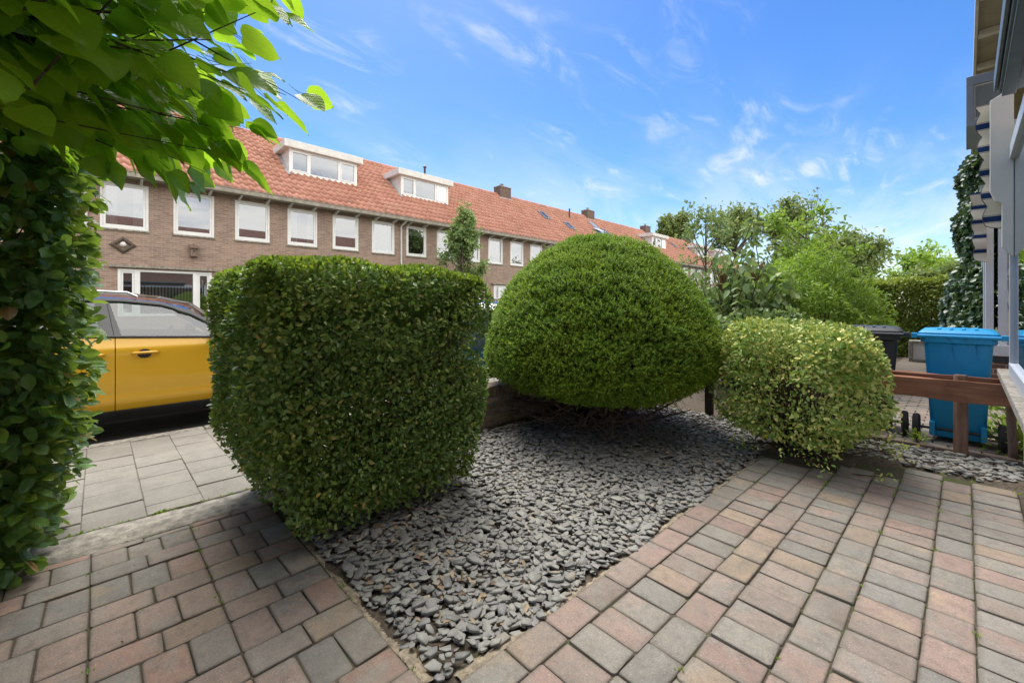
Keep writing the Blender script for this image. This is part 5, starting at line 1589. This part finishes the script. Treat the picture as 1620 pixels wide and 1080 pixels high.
bd = MB(); bd.prism([(-.245, 1.66), (-.245, 2.95), (-.125, 2.88), (-.125, 2.18), (-.15, 2.10), (-.185, 2.08), (-.185, 1.74)], 'x', 4.93, 4.975); bd.build('side_board', MAT['cream'], oh, bevel=.004)
def scallop(y_in, z0, z1, y_out0, y_out1, x, per, amp):
    """upright striped cloth, waved outer edge; z0 low, z1 high"""
    zs = np.linspace(z0, z1, 90); rows = []
    for z in zs:
        fz = (z - z0) / (z1 - z0)
        yo = y_out0 + (y_out1 - y_out0) * fz + amp * abs(math.sin(math.pi * (z - z0) / per))
        if fz < .03: yo = y_in + (yo - y_in) * (fz / .03) ** .5
        rows.append([(x + .012 * math.sin(6 * fz * 3), y_in + (yo - y_in) * g_, z) for g_ in np.linspace(0, 1, 5)])
    return rows
def awning_cloth(parent, *a):
    rows = scallop(*a)
    o = MB().grid(rows).build('awning_cloth', MAT['stripe'], parent, smooth=60, thick=.004)
    MB().tube([Vector(r_[-1]) for r_ in rows], .0045, 6).build('trim', MAT['slate_dark'], o, smooth=60)
awning_cloth(oh, -.243, 1.89, 2.88, -.125, -.075, 5.02, .186, .03)
# upper parts seen beyond
sf = MB(); sf.box(-6, 7.4, -.78, -.12, 5.5, 5.54); sf.build('soffit', MAT['soffit'], oh)
MB().box(-6, 7.4, -.118, -.085, 5.44, 5.62).build('fascia', MAT['white'], oh)

nh = tag(empty('neighbour_house', (0, 0, 0), TH), 'next house beyond the bins with white bay frame, grey upper window box and striped blind', 'house')
MB().box(7.41, 20, -1.05, -.78, 0, 5.5).build('wall', MAT['house_brick2'], nh)
MB().prism([(-.80, 5.55), (-4.3, 7.1), (-8, 5.55)], 'x', 7.41, 20).build('roof', MAT['old_tile'], nh)
MB().box(7.41, 20, -.78, -.12, 5.5, 5.54).build('soffit', MAT['soffit'], nh)
MB().box(7.41, 20, -.118, -.085, 5.44, 5.62).build('fascia', MAT['offwhite'], nh)
for xx in (8.4, 9.6, 10.9): MB().box(xx, xx + .10, -.60, -.13, 5.40, 5.495).build('eaves_bracket', MAT['cream'], nh, bevel=.004)
MB().box(8.0, 10.2, -.779, -.20, 0, .58).build('bay_base', MAT['house_brick2'], nh)
MB().box(7.97, 10.2, -.779, -.185, .585, .66).build('bay_band', MAT['slate_dark'], nh)
MB().box(7.95, 10.2, -.779, -.18, .665, .80).build('bay_sill', MAT['white'], nh, bevel=.006)
f = MB()
for y0, y1 in ((-.235, -.165), (-.345, -.27), (-.45, -.42), (-.779, -.72)): f.box(8.0, 8.07, y0, y1, .802, 2.55)
f.box(8.0, 8.07, -.779, -.165, 2.551, 2.7); f.box(8.071, 10.2, -.235, -.165, 2.551, 2.7)
for xx in (9.0, 10.13): f.box(xx, xx + .07, -.235, -.165, .802, 2.55)
f.build('bay_frame', MAT['white'], nh, bevel=.004)
MB().add([(8.04, -.72, .8), (8.04, -.345, .8), (8.04, -.345, 2.55), (8.04, -.72, 2.55)], [(0, 1, 2, 3)]).add([(8.07, -.2, .8), (10.1, -.2, .8), (10.1, -.2, 2.55), (8.07, -.2, 2.55)], [(0, 1, 2, 3)]).build('pane', MAT['mirror_glass'], nh)
MB().box(8.2, 10.1, -.76, -.74, .8, 2.55).build('interior', MAT['room'], nh)
MB().box(7.9, 10.2, -.80, -.12, 2.72, 2.80).build('bay_roof', MAT['lead'], nh)
awning_cloth(nh, -.175, 1.84, 2.72, -.085, -.05, 7.93, .186, .02)
bx = MB(); 
for y0, y1, z0, z1 in ((-.36, .0, 4.12, 4.24), (-.36, .0, 3.60, 3.68), (-.07, .0, 3.681, 4.119), (-.36, -.30, 3.681, 4.119)): bx.box(8.0, 9.2, y0, y1, z0, z1)
bx.build('upper_window_box', MAT['greybox'], nh, bevel=.006)
MB().box(8.03, 8.06, -.299, -.071, 3.682, 4.118).build('upper_frame', MAT['white'], nh)
MB().add([(8.02, -.29, 3.70), (8.02, -.08, 3.70), (8.02, -.08, 4.1), (8.02, -.29, 4.1)], [(0, 1, 2, 3)]).build('upper_pane', MAT['mirror_glass'], nh)
MB().box(7.75, 7.80, -.79, -.30, 3.0, 3.5).build('upper_board', MAT['cream'], nh)
MB().tube([(7.6, -.70, 0), (7.6, -.70, 5.4)], .04, 10).build('downpipe', MAT['offwhite'], nh, smooth=60)

# ================================================================== PLANTS BEYOND
def cloud_bush(name, label, c, rad, n, s0, s1, mat, seed, cat='shrub', flat_=.0, TV=OVAL_V, droop=0.0, lump=.18, stems=40, group=None):
    c = np.array(c, float)
    t = tag(empty(name, tuple(c)), label, cat, group)
    d = rand_dirs(n); d[:, 2] = np.where(d[:, 2] < -.25, -d[:, 2], d[:, 2])
    P = d * np.array(rad) * (1 - .45 * rng.uniform(0, 1, (n, 1)) ** 2.2) + np.array((0, 0, rad[2] * .82))
    amp = lumps(P / np.mean(rad), lump, 4.2, seed) + lumps(P / np.mean(rad), lump * .6, 10, seed + 1)
    P = P * (1 + amp[:, None] * np.array((1, 1, .8)))
    P[:, 2] = np.maximum(P[:, 2], .03)
    V, F = leaf_cloud(P, d * .6 + rand_dirs(n) * .8 + np.array((0, 0, -droop)), d * .4 + rand_dirs(n) * .6 + np.array((0, 0, .7)), rng.uniform(s0, s1, n), TV)
    tag(link('foliage', np_mesh('foliage', V, F, mat), t), kind='stuff')
    idx = rng.integers(0, n, stems)
    twigs('stems', t, rng.normal(0, .06, (stems, 3)) * np.array((1, 1, .2)), P[idx] * .92, max(.008, .012 * np.mean(rad)), MAT['twig'], .2)
    return t
def tree(name, label, base, height, crown, n, s0, s1, mat, seed, trunk=.10, limbs=16, subs=6, up=.4, crown_z=None, sparse=.12, group=None, TV=OVAL_V, cat='tree', point=0.0):
    """trunk, limbs into an ellipsoid crown, sub-branches, leaves gathered at their ends"""
    r = np.random.default_rng(seed)
    base = np.array(base, float)
    t = tag(empty(name, tuple(base)), label, cat, group)
    cz = crown_z if crown_z is not None else height - crown[2]
    C = np.array((0, 0, cz))
    fork = cz - crown[2] * .75
    m = MB()
    m.tube([(0, 0, -.1), (r.normal(0, .03) * height, r.normal(0, .02) * height, fork * .5), (0, 0, fork), (r.normal(0, .02) * height, 0, cz)], [trunk, trunk * .8, trunk * .7, trunk * .35], 9)
    tips = []
    for i in range(limbs):
        d = unit(r.normal(size=3) + np.array((0, 0, up)))
        tip = C + d * np.array(crown) * r.uniform(.55, .95)
        if point: tip[:2] *= 1 - point * np.clip((tip[2] - cz + crown[2] * .5) / (1.5 * crown[2]), 0, 1)
        st = np.array((0, 0, fork + (cz - fork) * r.uniform(0, .9)))
        mid = (st + tip) / 2 + np.array((0, 0, .08 * height)) * r.uniform(-.2, 1) + r.normal(0, .03, 3) * height
        m.tube([st, mid, tip], [trunk * .4, trunk * .24, trunk * .09], 5, cap=False)
        for k in range(subs):
            a = mid + (tip - mid) * r.uniform(.1, 1)
            e = a + unit(r.normal(size=3) + d * .8 + np.array((0, 0, up))) * np.mean(crown) * r.uniform(.15, .42)
            m.tube([a, (a + e) / 2 + r.normal(0, .01, 3) * height, e], [trunk * .12, trunk * .08, trunk * .03], 4, cap=False)
            tips.append((a, e))
    m.build('trunk', MAT['bark'], t, smooth=180)
    per = max(3, n // len(tips))
    PP, DD = [], []
    for a, e in tips:
        f_ = r.uniform(.15, 1.08, (per, 1))
        PP.append(a + (e - a) * f_ + r.normal(0, sparse * np.mean(crown), (per, 3)) * .6); DD.append(np.repeat((e - a)[None], per, 0))
    P, D = np.vstack(PP), unit(np.vstack(DD)); k = len(P)
    V, F = leaf_cloud(P, D * .5 + rand_dirs(k) * .9 + np.array((0, 0, -.2)), rand_dirs(k) * .7 + np.array((0, 0, .7)), r.uniform(s0, s1, k), TV)
    tag(link('crown', np_mesh('crown', V, F, mat), t), kind='stuff')
    return t
# street tree in front of the terrace
tree('street_tree', 'small grey-green tree in front of the brick terrace', (11.6, 14.8, 0), 5.75, (1.25, 1.25, 1.95), 7000, .10, .19, MAT['grey_leaf'], 61, .09, 30, 5, .7, crown_z=3.65, sparse=.10, point=.75)
# garden shrubs beyond the fence
def bigleaf_shrub():
    base = np.array((7.55, 2.35, 0.0))
    t = tag(empty('large_leaved_shrub', tuple(base)), 'tall shrub with drooping large pale green leaves right of the yew', 'shrub')
    r = np.random.default_rng(77)
    roots, tips, P, D = [], [], [], []
    for i in range(72):
        a = r.uniform(0, 6.28); rr = r.uniform(.15, .95); z = r.uniform(1.1, 2.35) * (1 - .25 * (rr / .95) ** 2)
        if i == 0: a, rr, z = R(-38), .42, 2.95
        if i == 1: a, rr, z = R(-30), .35, 2.75
        tip = np.array((rr * math.cos(a), rr * math.sin(a), z)); root = np.array((r.normal(0, .12), r.normal(0, .12), 0))
        roots.append(root); tips.append(tip)
        for q in np.linspace(.35, 1, 11):
            c_ = root + (tip - root) * q
            for _ in range(4):
                d_ = unit(r.normal(size=3)); P.append(c_ + d_ * .05); D.append(unit(d_ * .7 + np.array((0, 0, -.55))))
    twigs('stems', t, roots, tips, .02, MAT['bark'], .15)
    P, D = np.array(P), np.array(D); n = len(P)
    V, F = leaf_cloud(P, D, r.normal(size=(n, 3)) * .5 + np.array((0, 0, .8)), r.uniform(.10, .19, n))
    tag(link('foliage', np_mesh('foliage', V, F, MAT['grey_leaf']), t), kind='stuff')
    for (x, y, z) in ((-.15, -.35, 1.75), (-.32, .1, 1.62)):
        fh = MB()
        for k in range(26):
            e = Vector((x + r.normal(0, .05), y + r.normal(0, .05), z + r.uniform(0, .26)))
            fh.tube([Vector((x, y, z - .1)), e], [.010, .014], 4)
        fh.build('dry_flower_head', MAT['bud'], t)
    return t
bigleaf_shrub()
cloud_bush('feathery_shrub', 'light green loose shrub behind the variegated bush and bins', (8.75, 1.55, 0), (1.25, 1.05, 1.15), 15000, .05, .10, MAT['shrub'], 81, lump=.15, TV=LONG_V)
cloud_bush('undergrowth_shrub', 'low dark shrub under the large leaved shrub beside the yew', (6.6, 1.75, 0), (.75, .7, .62), 5000, .05, .09, MAT['grey_leaf'], 83)
cloud_bush('arching_shrub', 'mid green shrub with arching sprays behind the light green one', (10.8, 2.1, 0), (1.1, 1.0, 1.15), 8000, .06, .11, MAT['shrub'], 85, TV=LONG_V)
tree('young_tree', 'slender young tree with arching leafy branches above the shrubs', (12.0, 2.15, 0), 4.0, (1.15, 1.15, 1.0), 1100, .08, .14, MAT['shrub'], 91, .04, 11, 5, .5, sparse=.10)
tree('young_tree', 'wispy bare-stemmed young tree left of the slender one', (11.2, 4.2, 0), 4.0, (1.1, 1.1, 1.1), 900, .07, .12, MAT['grey_leaf'], 93, .04, 12, 5, .9, sparse=.10)
# hedge across the end of the path
def far_hedge():
    t = tag(empty('garden_hedge', (15.2, .9, 0)), 'yellow-green clipped hedge at the end of the brick path', 'hedge')
    n = 60000
    P, N = round_box_points(n, 15.2, 1.0, .0, 1.95, .7, 1.75, .15)
    P += N * (lumps(P, .09, 2.2, 5) + lumps(P, .05, 6, 6))[:, None] - N * rng.uniform(0, .3, (len(P), 1))
    n = len(P)
    V, F = leaf_cloud(P, N * .6 + rand_dirs(n) * .8, N * .5 + rand_dirs(n) * .6 + np.array((0, 0, .6)), rng.uniform(.05, .085, n))
    tag(link('foliage', np_mesh('foliage', V - np.array(t.location), F, MAT['hedge2']), t), kind='stuff')
    twigs('branches', t, [np.array((rng.uniform(-.3, .3), rng.uniform(-1.3, 1.3), 0)) for _ in range(60)], [np.array((rng.uniform(-.5, .5), rng.uniform(-1.5, 1.5), rng.uniform(.8, 1.8))) for _ in range(60)], .02)
far_hedge()
def ivy():
    t = tag(empty('ivy', tuple(hp(11.0, -.4))), 'dark glossy ivy climbing the neighbouring house wall', 'ivy')
    n = 22000
    z = rng.uniform(0, 4.1, n)
    hw = np.interp(z, [0, 1.2, 2.0, 3.2, 4.1], [1.5, 1.35, .85, .75, .5]); out = np.interp(z, [0, 1.0, 1.7, 2.4, 3.6, 4.1], [.88, .86, .72, .55, .56, .35])
    x = rng.uniform(-1, 1, n) * hw
    bulge = out * np.sqrt(np.clip(1 - (x / hw) ** 2 * .85, 0, 1))
    y = -.78 + (bulge + .22) * (1 - .35 * rng.uniform(0, 1, n) ** 2)
    P = np.c_[x + 11.0, y, z]
    P[:, 1] += lumps(P, .10, 3.0, 3) + lumps(P, .06, 7, 4)
    Pw = np.array([hp(*p) for p in P])
    N = np.tile(np.array((-.4, .8, .2)), (n, 1)) + rng.normal(0, .4, (n, 3))
    V, F = leaf_cloud(Pw, rng.normal(0, .5, (n, 3)) + np.array((-.1, .3, -.6)), N, rng.uniform(.06, .11, n), OVAL_V * np.array((1, 1.5, 1)))
    tag(link('foliage', np_mesh('foliage', V - np.array(t.location), F, MAT['ivy']), t), kind='stuff')
    rt = [np.array(hp(11 + rng.normal(0, .4), -.74)) - np.array(t.location) for _ in range(40)]
    tp = [np.array(hp(11 + rng.normal(0, .5), -.70, rng.uniform(1, 3.9))) - np.array(t.location) for _ in range(40)]
    twigs('stems', t, rt, tp, .015, MAT['twig'], .08)
ivy()
o = tag(empty('concrete_planter', tuple(hp(13.4, .70)), TH), 'small square concrete block standing at the end of the brick path', 'planter')
MB().box(-.16, .16, -.20, .20, 0, .06).box(-.16, .16, -.20, -.13, .061, .42).box(-.16, .16, .13, .20, .061, .42).box(-.16, .16, -.20, .20, .421, .48).build('frame', MAT['concrete'], o, bevel=.01)
MB().box(-.12, .12, -.129, .129, .061, .42).build('panel', MAT['offwhite'], o)
# small plants by the bins
for i, (x, y, s) in enumerate(((5.72, -.50, .20), (6.5, -.52, .26), (5.5, .12, .09))):
    pt = np.array((x, y, 0.0))
    t = tag(empty('ground_plant', tuple(pt)), ['small leafy plant under the end of the timber rail', 'leafy green plant between the blue bin and the house', 'tiny green plant by the wheel of the blue bin'][i], 'plant')
    n = 260 if i < 2 else 50
    d_ = rand_dirs(n); d_[:, 2] = np.abs(d_[:, 2])
    P = d_ * s * rng.uniform(.3, 1, (n, 1)) * np.array((1, 1, 1.5))
    V, F = leaf_cloud(P, d_ + rand_dirs(n) * .5, rand_dirs(n) * .5 + np.array((0, 0, 1)), rng.uniform(.04, .075, n) * (1 if i < 2 else .6))
    tag(link('foliage', np_mesh('foliage', V, F, MAT['shrub']), t), kind='stuff')
    twigs('stems', t, np.zeros((12, 3)), P[:12] * .9, .004)
# far trees
tree('far_tree', 'round-headed pollarded tree rising behind the end of the terrace', (60, 27, 0), 14.2, (3.6, 3.6, 3.4), 5000, .32, .6, MAT['olive'], 101, .35, 26, 7, 1.3, sparse=.10)
tree('far_tree', 'tall open-crowned tree just right of the terrace end', (66, 20.5, 0), 15.6, (4.2, 4.2, 4.6), 4200, .32, .6, MAT['olive'], 103, .35, 28, 7, 1.3, sparse=.12)
tree('far_tree', 'tall thin-leaved tree above the garden shrubs', (47.5, 9.6, 0), 11.4, (3.4, 3.4, 4.0), 4200, .24, .45, MAT['olive'], 105, .28, 28, 7, 1.1, sparse=.12)
tree('far_tree', 'bushy olive-green tree behind the slender young tree', (30, 5.4, 0), 5.4, (2.2, 2.2, 1.6), 2600, .18, .32, MAT['olive'], 107, .2, 22, 6, .5, sparse=.16)
tree('far_tree', 'broad green tree above the clipped hedge at the path end', (36, 3.6, 0), 6.0, (2.7, 2.7, 2.0), 6000, .18, .34, MAT['olive'], 109, .2, 22, 6, .5, sparse=.16)
tree('far_tree', 'low distant green tree between the hedge and the ivy', (52, .6, 0), 6.0, (3.0, 3.0, 2.2), 5000, .25, .45, MAT['shrub'], 111, .25, 20, 6, .5, sparse=.18)
tree('far_tree', 'distant tree filling the gap beside the ivy covered wall', (44, -1.4, 0), 4.4, (2.6, 2.6, 1.7), 5000, .22, .4, MAT['olive'], 113, .2, 20, 6, .4, sparse=.18)
# weeds and moss tufts rooted in the joints
r = np.random.default_rng(5)
PP = []
for i in range(110):
    if i < 60:
        e = edges[int(r.integers(1, len(edges)))]; q = np.array(hp(r.uniform(1.0, 4.6) if r.random() < .5 else r.uniform(3.6, 4.65), e))
    elif i < 80: q = np.array((r.choice((-.028, .384, .795, -.439)), r.uniform(1.2, 3.1), 0))
    else: q = np.array((r.uniform(-.3, .8), 3.42, 0))
    m_ = int(r.integers(4, 14)); PP.append(q + r.normal(0, .008, (m_, 3)) * np.array((1, 1, .2)))
P = np.vstack(PP); P[:, 2] = -.006; n = len(P)
V, F = leaf_cloud(P, r.normal(0, .5, (n, 3)) + np.array((0, 0, .8)), r.normal(0, 1, (n, 3)), r.uniform(.008, .022, n), LONG_V)
tag(link('joint_weeds', np_mesh('joint_weeds', V, F, MAT['shrub'])), 'tiny weeds and moss growing in the paving joints', 'weeds', kind='stuff')
# fallen leaves
n = 420
PX = np.concatenate([rng.uniform(.86, 1.5, 110), rng.uniform(3.2, 5.2, 200), rng.uniform(-.2, 2.5, 110)])
PY = np.concatenate([rng.uniform(1.2, 2.4, 110), rng.uniform(1.1, 3.2, 200), rng.uniform(1.3, 3.45, 110)])
sz = np.concatenate([rng.uniform(.02, .05, 110), rng.uniform(.02, .05, 200), rng.uniform(.006, .014, 110)])
P = np.c_[PX, PY, np.concatenate([rng.uniform(.0, .022, 310), np.full(110, .004)])]
V, F = leaf_cloud(P, rand_dirs(n) * np.array((1, 1, .25)), np.array((0, 0, 1.0)) + rng.normal(0, .3, (n, 3)), sz, OVAL_V * np.array((1, 1, 2.5)))
fl = link('fallen_leaves', np_mesh('fallen_leaves', V, F, MAT['dead'])); tag(fl, 'dry fallen leaves scattered on slate and paving', 'leaves', kind='stuff')
